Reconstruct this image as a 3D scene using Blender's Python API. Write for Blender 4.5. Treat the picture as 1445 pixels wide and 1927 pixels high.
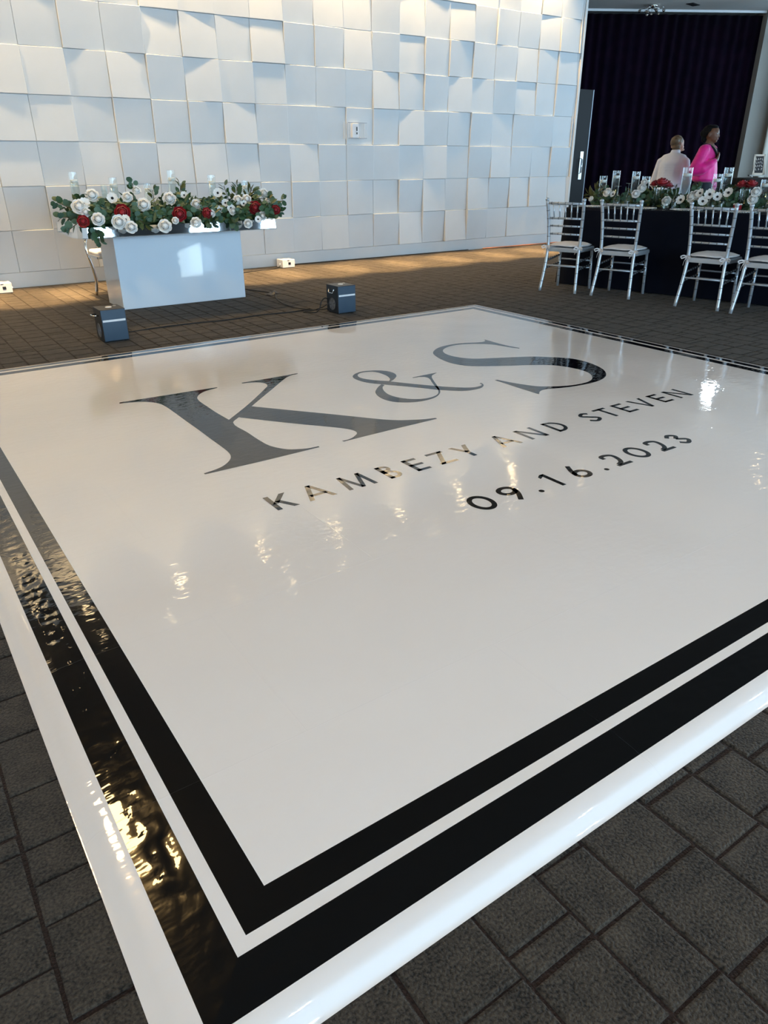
import bpy, bmesh, math, random
from mathutils import Vector, Matrix, noise
from mathutils.geometry import tessellate_polygon

for o in list(bpy.data.objects): bpy.data.objects.remove(o)
scene = bpy.context.scene
COL = scene.collection
rnd = random.Random(7)
PI = math.pi

# ------------------------------------------------------------------ camera
YAW, PITCH, ROLL, FPX = 0.6039692, 0.4514374, -0.0042429, 1353.63
CAM = Vector((0, 0, 1.28))
fwd = Vector((math.sin(YAW)*math.cos(PITCH), math.cos(YAW)*math.cos(PITCH), -math.sin(PITCH)))
rgt = Vector((math.cos(YAW), -math.sin(YAW), 0))
upv = rgt.cross(fwd)
r2 = rgt*math.cos(ROLL) + upv*math.sin(ROLL)
u2 = -rgt*math.sin(ROLL) + upv*math.cos(ROLL)
cd = bpy.data.cameras.new('camera'); cam = bpy.data.objects.new('camera', cd); COL.objects.link(cam)
cd.sensor_fit = 'VERTICAL'; cd.sensor_height = 36.0; cd.lens = FPX/1927*36.0
cd.clip_start = 0.02; cd.clip_end = 200
m = Matrix((r2, u2, -fwd)).transposed().to_4x4(); m.translation = CAM
cam.matrix_world = m
scene.camera = cam

# ------------------------------------------------------------------ world, sun, exposure
w = bpy.data.worlds.new('world'); scene.world = w; w.use_nodes = True
w.node_tree.nodes['Background'].inputs[0].default_value = (0.55, 0.75, 1.0, 1)
w.node_tree.nodes['Background'].inputs[1].default_value = 1.0
scene.view_settings.view_transform = 'Standard'
scene.view_settings.look = 'None'
scene.view_settings.gamma = 1.0
scene.view_settings.exposure = 0.32
scene.view_settings.use_curve_mapping = False
try: scene.cycles.transparent_max_bounces = 16
except Exception: pass
WIN_Y = -10.0
PATCH_C = Vector((2.755, 7.35, 0.425)); SLOT_C = PATCH_C+Vector((2.90, -10.35, 1.46))*((7.35-WIN_Y)/10.35)   # low sun aimed through a gap added to the unseen window wall
sd = bpy.data.lights.new('sun', 'SUN'); sd.energy = 1.0; sd.angle = 0.0016; sd.color = (0.86, 1.0, 0.98)
sun = bpy.data.objects.new('sun', sd); COL.objects.link(sun); sun.location = (9, -16, 5)
sun.rotation_euler = (PATCH_C-SLOT_C).to_track_quat('-Z', 'Y').to_euler()
WINDOW_STRENGTH = 9.5
WINDOW_COLOR = (0.52, 0.77, 1.0)
WASH_POWER = 200.0
POOL_POWER = 3600.0
ROOM_POWER = 75.0

# ------------------------------------------------------------------ helpers
def tag(o, label=None, cat=None, group=None, kind=None):
    if label: o['label'] = label
    if cat: o['category'] = cat
    if group: o['group'] = group
    if kind: o['kind'] = kind
    return o
def link(name, me, mat=None, parent=None, smooth=False):
    if mat is not None:
        for mm in (mat if isinstance(mat, (list, tuple)) else [mat]): me.materials.append(mm)
    if smooth:
        for p in me.polygons: p.use_smooth = True
    o = bpy.data.objects.new(name, me); COL.objects.link(o)
    if parent: o.parent = parent
    return o
def mesh(name, verts, faces, mat=None, parent=None, smooth=False):
    me = bpy.data.meshes.new(name); me.from_pydata([tuple(v) for v in verts], [], faces); me.update()
    return link(name, me, mat, parent, smooth)
def bobj(name, bm, mat=None, parent=None, smooth=False, recalc=True):
    if recalc: bmesh.ops.recalc_face_normals(bm, faces=bm.faces)
    me = bpy.data.meshes.new(name); bm.to_mesh(me); bm.free()
    return link(name, me, mat, parent, smooth)
def empty(name, loc=(0, 0, 0), rz=0.0, label=None, cat=None, group=None):
    o = bpy.data.objects.new(name, None); COL.objects.link(o); o.empty_display_size = 0.1
    o.location = loc; o.rotation_euler = (0, 0, rz)
    return tag(o, label, cat, group)
def copy_tree(o, parent=None):
    c = o.copy(); COL.objects.link(c)
    if parent: c.parent = parent
    for ch in list(o.children): copy_tree(ch, c)
    return c
def box(bm, x0, x1, y0, y1, z0, z1, bev=0.0):
    vs = [bm.verts.new((x, y, z)) for z in (z0, z1) for y in (y0, y1) for x in (x0, x1)]
    fs = [bm.faces.new([vs[i] for i in f]) for f in ((0, 2, 3, 1), (4, 5, 7, 6), (0, 1, 5, 4), (2, 6, 7, 3), (0, 4, 6, 2), (1, 3, 7, 5))]
    if bev:
        es = list({e for f in fs for e in f.edges})
        bmesh.ops.bevel(bm, geom=es, offset=bev, segments=2, profile=0.5, affect='EDGES')
def BOX(name, d, mat, parent=None, bev=0.0):
    bm = bmesh.new(); box(bm, *d, bev=bev); return bobj(name, bm, mat, parent)
def frame_of(d):
    d = d.normalized(); a = Vector((0, 0, 1)) if abs(d.z) < 0.9 else Vector((1, 0, 0))
    x = d.cross(a).normalized(); return x, d.cross(x)
def tube(bm, pts, rad, n=8, caps=True):
    pts = [Vector(p) for p in pts]; N = len(pts)
    R = rad if isinstance(rad, (list, tuple)) else [rad]*N
    rings = []; x = None
    for i, p in enumerate(pts):
        d = (pts[min(i+1, N-1)]-pts[max(i-1, 0)]).normalized()
        if x is None: x, y = frame_of(d)
        else:
            x = (x - d*x.dot(d)).normalized()
        y = d.cross(x)
        rings.append([bm.verts.new(p + (x*math.cos(2*PI*k/n)+y*math.sin(2*PI*k/n))*R[i]) for k in range(n)])
    for a, b in zip(rings, rings[1:]):
        for k in range(n): bm.faces.new((a[k], a[(k+1) % n], b[(k+1) % n], b[k]))
    if caps: bm.faces.new(rings[0][::-1]); bm.faces.new(rings[-1])
def lathe(bm, prof, c=(0, 0, 0), n=20, closed=False):
    rings = []
    for r, z in prof:
        if r < 1e-6: rings.append([bm.verts.new((c[0], c[1], c[2]+z))])
        else: rings.append([bm.verts.new((c[0]+r*math.cos(2*PI*k/n), c[1]+r*math.sin(2*PI*k/n), c[2]+z)) for k in range(n)])
    prs = list(zip(rings, rings[1:])) + ([(rings[-1], rings[0])] if closed else [])
    for a, b in prs:
        for k in range(n):
            q = [a[k % len(a)], a[(k+1) % n % len(a)], b[(k+1) % n % len(b)], b[k % len(b)]]
            q2 = []
            for v in q:
                if v not in q2: q2.append(v)
            if len(q2) > 2: bm.faces.new(q2)
def LATHE(name, prof, mat, parent=None, n=20, smooth=True, loc=(0, 0, 0), closed=False):
    bm = bmesh.new(); lathe(bm, prof, loc, n, closed); return bobj(name, bm, mat, parent, smooth)
def TUBE(name, pts, r, mat, parent=None, n=8, smooth=True):
    bm = bmesh.new(); tube(bm, pts, r, n); return bobj(name, bm, mat, parent, smooth)
def prism(bm, poly, z0, z1):
    a = [bm.verts.new((x, y, z0)) for x, y in poly]; b = [bm.verts.new((x, y, z1)) for x, y in poly]; n = len(poly)
    bm.faces.new(a[::-1]); bm.faces.new(b)
    for i in range(n): bm.faces.new((a[i], a[(i+1) % n], b[(i+1) % n], b[i]))
def catmull(pts, sub=3, closed=False, corner=55):
    P = [Vector((p[0], p[1], p[2] if len(p) > 2 else 0)) for p in pts]; N = len(P); out = []
    def sharp(i):
        if not closed and (i == 0 or i == N-1): return True
        a = P[i]-P[i-1]; b = P[(i+1) % N]-P[i]
        return a.length > 1e-9 and b.length > 1e-9 and math.degrees(a.angle(b)) > corner
    S = [sharp(i) for i in range(N)]
    for i in range(N if closed else N-1):
        p1, p2 = P[i], P[(i+1) % N]
        p0 = p1*2-p2 if S[i] else P[i-1]
        p3 = p2*2-p1 if S[(i+1) % N] else P[(i+2) % N]
        L = (p2-p1).length
        m1 = Vector() ; m2 = Vector()
        d0 = max((p1-p0).length, 1e-6); d2 = max((p3-p2).length, 1e-6)
        m1 = ((p1-p0)/d0*L + (p2-p1))*0.5; m2 = ((p3-p2)/d2*L + (p2-p1))*0.5
        for k in range(sub):
            t = k/sub; t2 = t*t; t3 = t2*t
            out.append(p1*(2*t3-3*t2+1)+m1*(t3-2*t2+t)+p2*(-2*t3+3*t2)+m2*(t3-t2))
    if not closed: out.append(P[-1])
    return out

# ------------------------------------------------------------------ materials
def new_mat(name):
    mt = bpy.data.materials.new(name); mt.use_nodes = True
    nt = mt.node_tree; return mt, nt, nt.nodes['Principled BSDF']
def pbr(name, col, rough=0.5, metal=0.0, spec=0.5, sheen=0.0, bump=None, var=None, trans=0.0, ior=1.45, coat=0.0, emit=None, estr=0.0, alpha=1.0):
    """bump = (scale, strength, distance); var = (second colour, noise scale)"""
    mt, nt, b = new_mat(name); N = nt.nodes.new; L = nt.links.new
    b.inputs['Base Color'].default_value = (*col, 1); b.inputs['Roughness'].default_value = rough
    b.inputs['Metallic'].default_value = metal; b.inputs['Specular IOR Level'].default_value = spec
    b.inputs['IOR'].default_value = ior; b.inputs['Transmission Weight'].default_value = trans
    b.inputs['Coat Weight'].default_value = coat; b.inputs['Alpha'].default_value = alpha
    if sheen: b.inputs['Sheen Weight'].default_value = sheen; b.inputs['Sheen Roughness'].default_value = 0.5
    if emit: b.inputs['Emission Color'].default_value = (*emit, 1); b.inputs['Emission Strength'].default_value = estr
    if bump or var: tc = N('ShaderNodeTexCoord')
    if var:
        nz = N('ShaderNodeTexNoise'); nz.inputs['Scale'].default_value = var[1]; nz.inputs['Detail'].default_value = 5
        L(tc.outputs['Object'], nz.inputs['Vector'])
        mx = N('ShaderNodeMix'); mx.data_type = 'RGBA'
        mx.inputs[6].default_value = (*col, 1); mx.inputs[7].default_value = (*var[0], 1)
        rp = N('ShaderNodeMapRange'); rp.inputs[1].default_value = 0.35; rp.inputs[2].default_value = 0.65
        L(nz.outputs['Fac'], rp.inputs[0]); L(rp.outputs[0], mx.inputs[0]); L(mx.outputs[2], b.inputs['Base Color'])
    if bump:
        nb = N('ShaderNodeTexNoise'); nb.inputs['Scale'].default_value = bump[0]; nb.inputs['Detail'].default_value = 4
        L(tc.outputs['Object'], nb.inputs['Vector'])
        bp = N('ShaderNodeBump'); bp.inputs['Strength'].default_value = bump[1]; bp.inputs['Distance'].default_value = bump[2]
        L(nb.outputs['Fac'], bp.inputs['Height']); L(bp.outputs[0], b.inputs['Normal'])
    return mt
def emis(name, col, s):
    mt = bpy.data.materials.new(name); mt.use_nodes = True; nt = mt.node_tree; nt.nodes.clear()
    e = nt.nodes.new('ShaderNodeEmission'); e.inputs[0].default_value = (*col, 1); e.inputs[1].default_value = s
    o = nt.nodes.new('ShaderNodeOutputMaterial'); nt.links.new(e.outputs[0], o.inputs[0]); return mt
def vinyl(name, col):
    """glossy printed vinyl: slow waves of the wrap, fine ripples, pressed seams of the panels below"""
    mt, nt, b = new_mat(name); N = nt.nodes.new; L = nt.links.new
    b.inputs['Base Color'].default_value = (*col, 1); b.inputs['Roughness'].default_value = 0.045
    b.inputs['Specular IOR Level'].default_value = 0.5; b.inputs['IOR'].default_value = 1.5
    ge = N('ShaderNodeNewGeometry')
    mp = N('ShaderNodeMapping'); mp.inputs['Scale'].default_value = (16, 30, 1); L(ge.outputs['Position'], mp.inputs[0])
    n1 = N('ShaderNodeTexNoise'); n1.inputs['Scale'].default_value = 1.0; n1.inputs['Detail'].default_value = 2.0; L(mp.outputs[0], n1.inputs['Vector'])
    n2 = N('ShaderNodeTexNoise'); n2.inputs['Scale'].default_value = 2.2; n2.inputs['Detail'].default_value = 1.0; L(ge.outputs['Position'], n2.inputs['Vector'])
    n3 = N('ShaderNodeTexNoise'); n3.inputs['Scale'].default_value = 1.1; n3.inputs['Detail'].default_value = 1.0; L(ge.outputs['Position'], n3.inputs['Vector'])
    mr = N('ShaderNodeMapRange'); mr.inputs[1].default_value = 0.35; mr.inputs[2].default_value = 0.7; mr.inputs[3].default_value = 0.25; L(n3.outputs['Fac'], mr.inputs[0])
    mu = N('ShaderNodeMath'); mu.operation = 'MULTIPLY'; L(n1.outputs['Fac'], mu.inputs[0]); L(mr.outputs[0], mu.inputs[1])
    br = N('ShaderNodeTexBrick'); br.offset = 0.5; br.inputs['Scale'].default_value = 1.0
    br.inputs['Mortar Size'].default_value = 0.0016; br.inputs['Brick Width'].default_value = 1.22; br.inputs['Row Height'].default_value = 0.61
    br.inputs['Mortar Smooth'].default_value = 0.3
    L(ge.outputs['Position'], br.inputs['Vector'])
    b1 = N('ShaderNodeBump'); b1.inputs['Strength'].default_value = 1.0; b1.inputs['Distance'].default_value = 0.0014; L(mu.outputs[0], b1.inputs['Height'])
    b2 = N('ShaderNodeBump'); b2.inputs['Strength'].default_value = 1.0; b2.inputs['Distance'].default_value = 0.005; L(n2.outputs['Fac'], b2.inputs['Height']); L(b1.outputs[0], b2.inputs['Normal'])
    b3 = N('ShaderNodeBump'); b3.inputs['Strength'].default_value = 0.5; b3.inputs['Distance'].default_value = 0.0006; L(br.outputs['Fac'], b3.inputs['Height']); L(b2.outputs[0], b3.inputs['Normal'])
    L(b3.outputs[0], b.inputs['Normal']); return mt
def carpet(name, c1, c2):
    mt, nt, b = new_mat(name); N = nt.nodes.new; L = nt.links.new
    b.inputs['Roughness'].default_value = 0.95; b.inputs['Specular IOR Level'].default_value = 0.1
    b.inputs['Sheen Weight'].default_value = 0.12; b.inputs['Sheen Roughness'].default_value = 0.6
    ge = N('ShaderNodeNewGeometry')
    a = N('ShaderNodeTexNoise'); a.inputs['Scale'].default_value = 170; a.inputs['Detail'].default_value = 3; L(ge.outputs['Position'], a.inputs['Vector'])
    c = N('ShaderNodeTexNoise'); c.inputs['Scale'].default_value = 14; c.inputs['Detail'].default_value = 4; L(ge.outputs['Position'], c.inputs['Vector'])
    ad = N('ShaderNodeMath'); ad.operation = 'MULTIPLY_ADD'; ad.inputs[1].default_value = 0.8; L(a.outputs['Fac'], ad.inputs[0])
    hf = N('ShaderNodeMath'); hf.operation = 'MULTIPLY'; hf.inputs[1].default_value = 0.35; L(c.outputs['Fac'], hf.inputs[0]); L(hf.outputs[0], ad.inputs[2])
    mr = N('ShaderNodeMapRange'); mr.inputs[1].default_value = 0.42; mr.inputs[2].default_value = 0.74; L(ad.outputs[0], mr.inputs[0])
    mx = N('ShaderNodeMix'); mx.data_type = 'RGBA'; mx.inputs[6].default_value = (*c1, 1); mx.inputs[7].default_value = (*c2, 1)
    L(mr.outputs[0], mx.inputs[0]); L(mx.outputs[2], b.inputs['Base Color'])
    bp = N('ShaderNodeBump'); bp.inputs['Strength'].default_value = 0.9; bp.inputs['Distance'].default_value = 0.006
    L(a.outputs['Fac'], bp.inputs['Height']); L(bp.outputs[0], b.inputs['Normal']); return mt

M = {}
M['vinyl_white'] = vinyl('vinyl_white', (0.85, 0.825, 0.805)); M['vinyl_black'] = vinyl('vinyl_black', (0.0035, 0.0035, 0.0035))
M['carpet'] = carpet('carpet_pile', (0.0075, 0.0062, 0.0048), (0.074, 0.062, 0.047))
M['groove'] = carpet('carpet_groove', (0.008, 0.005, 0.0045), (0.034, 0.020, 0.016))
M['tile'] = pbr('wall_tile_paint', (0.67, 0.695, 0.705), 0.55, bump=(260, 0.18, 0.002), var=((0.64, 0.67, 0.68), 3))
M['wallpaint'] = pbr('white_paint', (0.74, 0.73, 0.70), 0.6, bump=(180, 0.1, 0.002))
M['greywall'] = pbr('grey_plaster', (0.42, 0.40, 0.36), 0.8, bump=(40, 0.15, 0.003))
M['ceiling'] = pbr('ceiling_paint', (0.72, 0.70, 0.66), 0.9, bump=(120, 0.1, 0.002))
M['darkceiling'] = pbr('taupe_ceiling', (0.20, 0.19, 0.18), 0.9, bump=(120, 0.1, 0.002))
M['darkcol'] = pbr('dark_column', (0.03, 0.028, 0.027), 0.6, bump=(60, 0.1, 0.002))
M['curtain'] = pbr('black_purple_velvet', (0.0035, 0.002, 0.0065), 0.95, spec=0.04, sheen=0.015, var=((0.008, 0.003, 0.009), 6))
M['sheer'] = pbr('ivory_drape', (0.62, 0.58, 0.50), 0.85, sheen=0.2, bump=(300, 0.1, 0.001))
M['acrylic'] = pbr('white_gloss_acrylic', (0.74, 0.81, 0.87), 0.06, var=((0.72, 0.79, 0.86), 2))
M['mirror'] = pbr('mirror_panel', (0.82, 0.84, 0.85), 0.03, metal=1.0, bump=(3, 0.05, 0.01))
M['chrome'] = pbr('chrome', (0.80, 0.79, 0.76), 0.08, metal=1.0, bump=(20, 0.02, 0.001))
M['silver'] = pbr('silver_paint', (0.60, 0.65, 0.70), 0.28, metal=0.45, bump=(90, 0.08, 0.001), var=((0.58, 0.63, 0.68), 30))
M['ring'] = pbr('dull_silver', (0.22, 0.24, 0.27), 0.4, metal=0.6, bump=(90, 0.1, 0.001))
M['cushion'] = pbr('white_cushion_cloth', (0.80, 0.78, 0.78), 0.85, sheen=0.2, bump=(40, 0.35, 0.006))
M['navy'] = pbr('navy_tablecloth', (0.0018, 0.0036, 0.011), 0.8, spec=0.15, sheen=0.02, bump=(350, 0.25, 0.001), var=((0.0012, 0.0028, 0.009), 5))
M['blackbox'] = pbr('black_powder_coat', (0.012, 0.016, 0.022), 0.42, bump=(600, 0.1, 0.0006), var=((0.016, 0.021, 0.028), 9))
M['bluebox'] = pbr('blue_black_panel', (0.022, 0.050, 0.085), 0.40, bump=(500, 0.08, 0.0006), var=((0.026, 0.055, 0.090), 12))
M['blackcloth'] = pbr('black_cloth', (0.008, 0.008, 0.009), 0.9, sheen=0.05, bump=(300, 0.2, 0.001))
M['whiteplastic'] = pbr('white_plastic', (0.80, 0.81, 0.82), 0.35, bump=(300, 0.03, 0.0005))
M['doorblack'] = pbr('black_door_laminate', (0.0035, 0.0035, 0.004), 0.5, spec=0.25, bump=(300, 0.05, 0.0005))
M['blackplastic'] = pbr('black_plastic', (0.010, 0.010, 0.012), 0.4, bump=(300, 0.05, 0.0005))
M['cable'] = pbr('black_rubber', (0.012, 0.012, 0.012), 0.5, bump=(200, 0.05, 0.0005))
M['orange'] = pbr('orange_rubber', (0.55, 0.20, 0.08), 0.5, bump=(200, 0.05, 0.0005))
def thin_glass(name, tint, ior, base, rough=0.02):
    """clear thin glass: sees through, mirrors at the edges"""
    mt = bpy.data.materials.new(name); mt.use_nodes = True; nt = mt.node_tree; nt.nodes.clear(); N = nt.nodes.new; L = nt.links.new
    o = N('ShaderNodeOutputMaterial'); mx = N('ShaderNodeMixShader'); t = N('ShaderNodeBsdfTransparent'); gl = N('ShaderNodeBsdfGlossy'); fr = N('ShaderNodeLayerWeight'); pw = N('ShaderNodeMath'); pw.operation = 'POWER'; pw.inputs[1].default_value = 3.5; ad = N('ShaderNodeMath'); ad.operation = 'ADD'; ad.use_clamp = True
    nz = N('ShaderNodeTexNoise'); nz.inputs['Scale'].default_value = 9; bp = N('ShaderNodeBump'); bp.inputs['Strength'].default_value = 0.05; bp.inputs['Distance'].default_value = 0.01
    L(nz.outputs['Fac'], bp.inputs['Height']); L(bp.outputs[0], gl.inputs['Normal'])
    t.inputs[0].default_value = (*tint, 1); gl.inputs['Color'].default_value = (1, 1, 1, 1); gl.inputs['Roughness'].default_value = rough; fr.inputs[0].default_value = 0.5; ad.inputs[1].default_value = base+(ior-1)*0.06
    L(fr.outputs['Facing'], pw.inputs[0]); L(pw.outputs[0], ad.inputs[0]); L(ad.outputs[0], mx.inputs[0]); L(t.outputs[0], mx.inputs[1]); L(gl.outputs[0], mx.inputs[2]); L(mx.outputs[0], o.inputs[0]); return mt
M['glass'] = thin_glass('clear_glass', (0.95, 0.98, 0.98), 1.5, 0.03)
M['water'] = thin_glass('water', (0.94, 0.98, 0.98), 1.33, 0.06, 0.15)
M['acrylicclear'] = thin_glass('clear_acrylic', (0.97, 0.975, 0.98), 1.25, 0.0)
M['wax'] = pbr('white_wax', (0.85, 0.83, 0.78), 0.5, bump=(80, 0.05, 0.001))
M['leaf1'] = pbr('deep_green_leaf', (0.030, 0.075, 0.030), 0.5, bump=(90, 0.2, 0.001), var=((0.045, 0.10, 0.036), 25))
M['leaf2'] = pbr('eucalyptus_leaf', (0.060, 0.125, 0.080), 0.55, bump=(90, 0.2, 0.001), var=((0.085, 0.16, 0.10), 20))
M['leaf3'] = pbr('olive_leaf', (0.085, 0.105, 0.028), 0.5, bump=(90, 0.2, 0.001), var=((0.12, 0.12, 0.035), 20))
M['stem'] = pbr('brown_stem', (0.055, 0.045, 0.022), 0.7, bump=(60, 0.2, 0.002))
M['petal'] = pbr('white_petal', (0.92, 0.92, 0.90), 0.7, bump=(60, 0.08, 0.001), var=((0.90, 0.90, 0.87), 30))
M['redpetal'] = pbr('red_petal', (0.36, 0.006, 0.014), 0.5, sheen=0.1, bump=(60, 0.2, 0.001), var=((0.26, 0.004, 0.010), 30))
M['darkcenter'] = pbr('anemone_center', (0.010, 0.010, 0.012), 0.7, bump=(200, 0.4, 0.002))
M['steel'] = pbr('brushed_steel', (0.58, 0.57, 0.54), 0.28, metal=1.0, bump=(120, 0.1, 0.001))
M['pink'] = pbr('hot_pink_satin', (0.95, 0.010, 0.30), 0.5, sheen=0.2, bump=(30, 0.3, 0.006), var=((0.74, 0.010, 0.22), 12))
M['chef'] = pbr('white_twill', (0.82, 0.83, 0.88), 0.8, bump=(30, 0.35, 0.008))
M['trousers'] = pbr('dark_trousers', (0.012, 0.014, 0.022), 0.85, bump=(60, 0.2, 0.003))
M['skin_dark'] = pbr('brown_skin', (0.16, 0.068, 0.036), 0.45, bump=(150, 0.08, 0.001), var=((0.14, 0.058, 0.030), 10))
M['skin_light'] = pbr('light_skin', (0.52, 0.29, 0.20), 0.5, bump=(150, 0.08, 0.001), var=((0.48, 0.25, 0.17), 10))
M['hair_black'] = pbr('black_hair', (0.004, 0.0035, 0.0035), 0.75, spec=0.2, bump=(120, 0.5, 0.003))
M['hair_fair'] = pbr('fair_hair', (0.17, 0.105, 0.05), 0.5, bump=(140, 0.6, 0.004), var=((0.09, 0.055, 0.028), 30))
M['shoe'] = pbr('black_shoe', (0.01, 0.01, 0.01), 0.35, bump=(100, 0.1, 0.001))
M['eyewhite'] = pbr('eye_white', (0.7, 0.68, 0.65), 0.2, bump=(50, 0.01, 0.0005))
M['lip'] = pbr('lip', (0.22, 0.05, 0.045), 0.4, bump=(100, 0.1, 0.0005))
M['window'] = emis('daylight_pane', WINDOW_COLOR, WINDOW_STRENGTH)
M['sidewindow'] = emis('side_daylight_pane', WINDOW_COLOR, WINDOW_STRENGTH*0.5)
M['lamp'] = emis('warm_lamp', (1.0, 0.72, 0.38), 20.0)
M['pendant'] = emis('amber_pendant', (1.0, 0.66, 0.27), 48.0)
M['coollamp'] = emis('cool_lamp', (0.80, 0.92, 1.0), 40.0)

# ------------------------------------------------------------------ the room
CEIL, RC = 4.30, 3.80
WTH = -0.00583                       # the tiled wall runs a third of a degree off the x axis
def WALL(u, d, z):                   # u along the tiled wall from its column seam 0, d out of the wall, z up
    return Vector((5.0364+u*math.cos(WTH)+d*math.sin(WTH), 9.5+u*math.sin(WTH)-d*math.cos(WTH), z))
U0, U1 = -9.1, 5.415

fl = mesh('floor', [(-4.2, WIN_Y-0.3, -0.006), (17.2, WIN_Y-0.3, -0.006), (17.2, 12.8, -0.006), (-4.2, 12.8, -0.006)], [(0, 1, 2, 3)], M['groove'])
tag(fl, 'dark woven carpet with a grid of raised rectangular pile blocks', 'floor', kind='structure')
# carpet: strips along y, cut into blocks of uneven length
lines = [-0.03, 0.135, 0.29, 0.455, 0.64, 0.80, 0.934, 1.127]
while lines[-1] < 11.6: lines.append(lines[-1]+rnd.choice((0.13, 0.15, 0.165, 0.19)))
while lines[0] > -1.7: lines.insert(0, lines[0]-rnd.choice((0.13, 0.15, 0.165, 0.19)))
blocks = []
for xa, xb in zip(lines, lines[1:]):
    y = -0.9-rnd.random()*0.2
    while y < 9.45:
        L = rnd.choice((0.17, 0.165, 0.2, 0.12, 0.1, 0.055, 0.15))
        ya, yb = y, min(y+L, 9.47); y += L
        g = rnd.uniform(0.003, 0.0055); g2 = rnd.choice((0.003, 0.004, 0.008))
        x0, x1, y0, y1 = xa+g, xb-g, ya+0.0035, yb-g2
        if x0 > 0.10 and x1 < 4.90 and y0 > 0.67 and y1 < 5.50: continue
        if y1-y0 < 0.02: continue
        blocks.append((x0, x1, y0, y1))
def screen(p):
    v = Vector(p)-CAM; d = v.dot(fwd)
    if d < 0.1: return None
    return 722.5+FPX*v.dot(r2)/d, 963.5-FPX*v.dot(u2)/d, d
def rank(b):
    s = screen(((b[0]+b[1])/2, (b[2]+b[3])/2, 0))
    if not s or not (-40 < s[0] < 1485 and -40 < s[1] < 1990): return 99+(s[2] if s else 0)
    cx, cy = (b[0]+b[1])/2, (b[2]+b[3])/2
    if 0.12 < cx < 4.88 and 0.7 < cy < 5.48: return 99
    return s[2] - 4*(b[1]-b[0])*(b[3]-b[2])
blocks.sort(key=rank)
def block_geo(b, vs, fs, ox=0, oy=0, jig=0.0015):
    x0, x1, y0, y1 = b; n = len(vs); q = rnd.uniform(-0.0008, 0.0006); i = 0.005
    j = [rnd.uniform(-jig, jig) for k in range(8)]
    C = [(x0+j[0], y0+j[1]), (x1+j[2], y0+j[3]), (x1+j[4], y1+j[5]), (x0+j[6], y1+j[7])]
    I = [(x0+i, y0+i), (x1-i, y0+i), (x1-i, y1-i), (x0+i, y1-i)]
    for (x, y) in C: vs.append((x-ox, y-oy, -0.007))
    for (x, y) in C: vs.append((x-ox, y-oy, -0.0025))
    for (x, y) in I: vs.append((x-ox, y-oy, q))
    for k in range(4):
        a = (k+1) % 4
        fs.append((n+k, n+a, n+4+a, n+4+k)); fs.append((n+4+k, n+4+a, n+8+a, n+8+k))
    fs.append((n+8, n+9, n+10, n+11))
for b in blocks[:300]:
    vs, fs = [], []; cx, cy = (b[0]+b[1])/2, (b[2]+b[3])/2
    block_geo(b, vs, fs, cx, cy)
    o = mesh('carpet_block', vs, fs, M['carpet'], fl); o.location = (cx, cy, 0)
vs, fs = [], []
for b in blocks[300:]: block_geo(b, vs, fs)
tag(mesh('carpet_pile', vs, fs, M['carpet'], fl), kind='stuff')

# tiled feature wall
bm = bmesh.new()
a = [WALL(U0, 0, 0), WALL(U1, 0, 0), WALL(U1, -0.2, 0), WALL(U0, -0.2, 0)]
prism(bm, [(p.x, p.y) for p in a], -0.006, CEIL)
wb = tag(bobj('wall_back', bm, M['wallpaint']), 'white feature wall of square tilted tiles behind the floral counter', 'wall', kind='structure')
PU, PV, Z0 = 0.44423, 0.44974, 0.1634
for i in range(-20, 13):
    for j in range(0, 10):
        ua, ub = i*PU, (i+1)*PU; za, zb = Z0+j*PV, Z0+(j+1)*PV
        ua, ub, zb = max(ua, U0), min(ub, U1-0.03), min(zb, CEIL-0.01)
        if ub-ua < 0.05 or zb-za < 0.05: continue
        R = random.Random(i*131+j*17+5)
        ax = R.choice((-1, -1, 0, 1, 1))*R.uniform(0.5, 1)*0.026; ay = R.choice((-1, -1, 0, 1, 1))*R.uniform(0.5, 1)*0.026
        c0 = 0.016+(abs(ax)+abs(ay))/2
        dep = lambda s, t: c0+ax*(s-0.5)+ay*(t-0.5)
        g, ch = 0.0012, 0.0045; vs, fs = [], []
        sq = [(0, 0), (1, 0), (1, 1), (0, 1)]
        org = WALL((ua+ub)/2, 0, (za+zb)/2)
        for lay in range(3):
            for s, t in sq:
                u = ua+g+(ub-ua-2*g)*s; z = za+g+(zb-za-2*g)*t
                if lay == 2: u += ch*(1-2*s); z += ch*(1-2*t)
                d = (-0.002, dep(s, t)-ch, dep(s, t))[lay]
                vs.append(WALL(u, d, z)-org)
        for L in (0, 4):
            for k in range(4):
                k2 = (k+1) % 4; fs.append((L+k, L+k2, L+4+k2, L+4+k))
        fs.append((8, 9, 10, 11))
        o = mesh('wall_tile', vs, fs, M['tile'], wb); o.location = org
bm = bmesh.new(); a = [WALL(U0, 0.022, 0), WALL(U1-0.03, 0.022, 0), WALL(U1-0.03, -0.01, 0), WALL(U0, -0.01, 0)]
prism(bm, [(p.x, p.y) for p in a], 0.0, Z0-0.002)
tag(bobj('baseboard_back', bm, M['tile']), 'white flat baseboard under the tiled wall', 'baseboard', kind='structure')
bm = bmesh.new(); a = [WALL(U1-0.03, 0.045, 0), WALL(U1+0.012, 0.045, 0), WALL(U1+0.012, -0.2, 0), WALL(U1-0.03, -0.2, 0)]
prism(bm, [(p.x, p.y) for p in a], 0.0, CEIL)
tag(bobj('trim_1', bm, M['wallpaint']), 'white vertical end trim of the tiled wall', 'trim', kind='structure')

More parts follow.
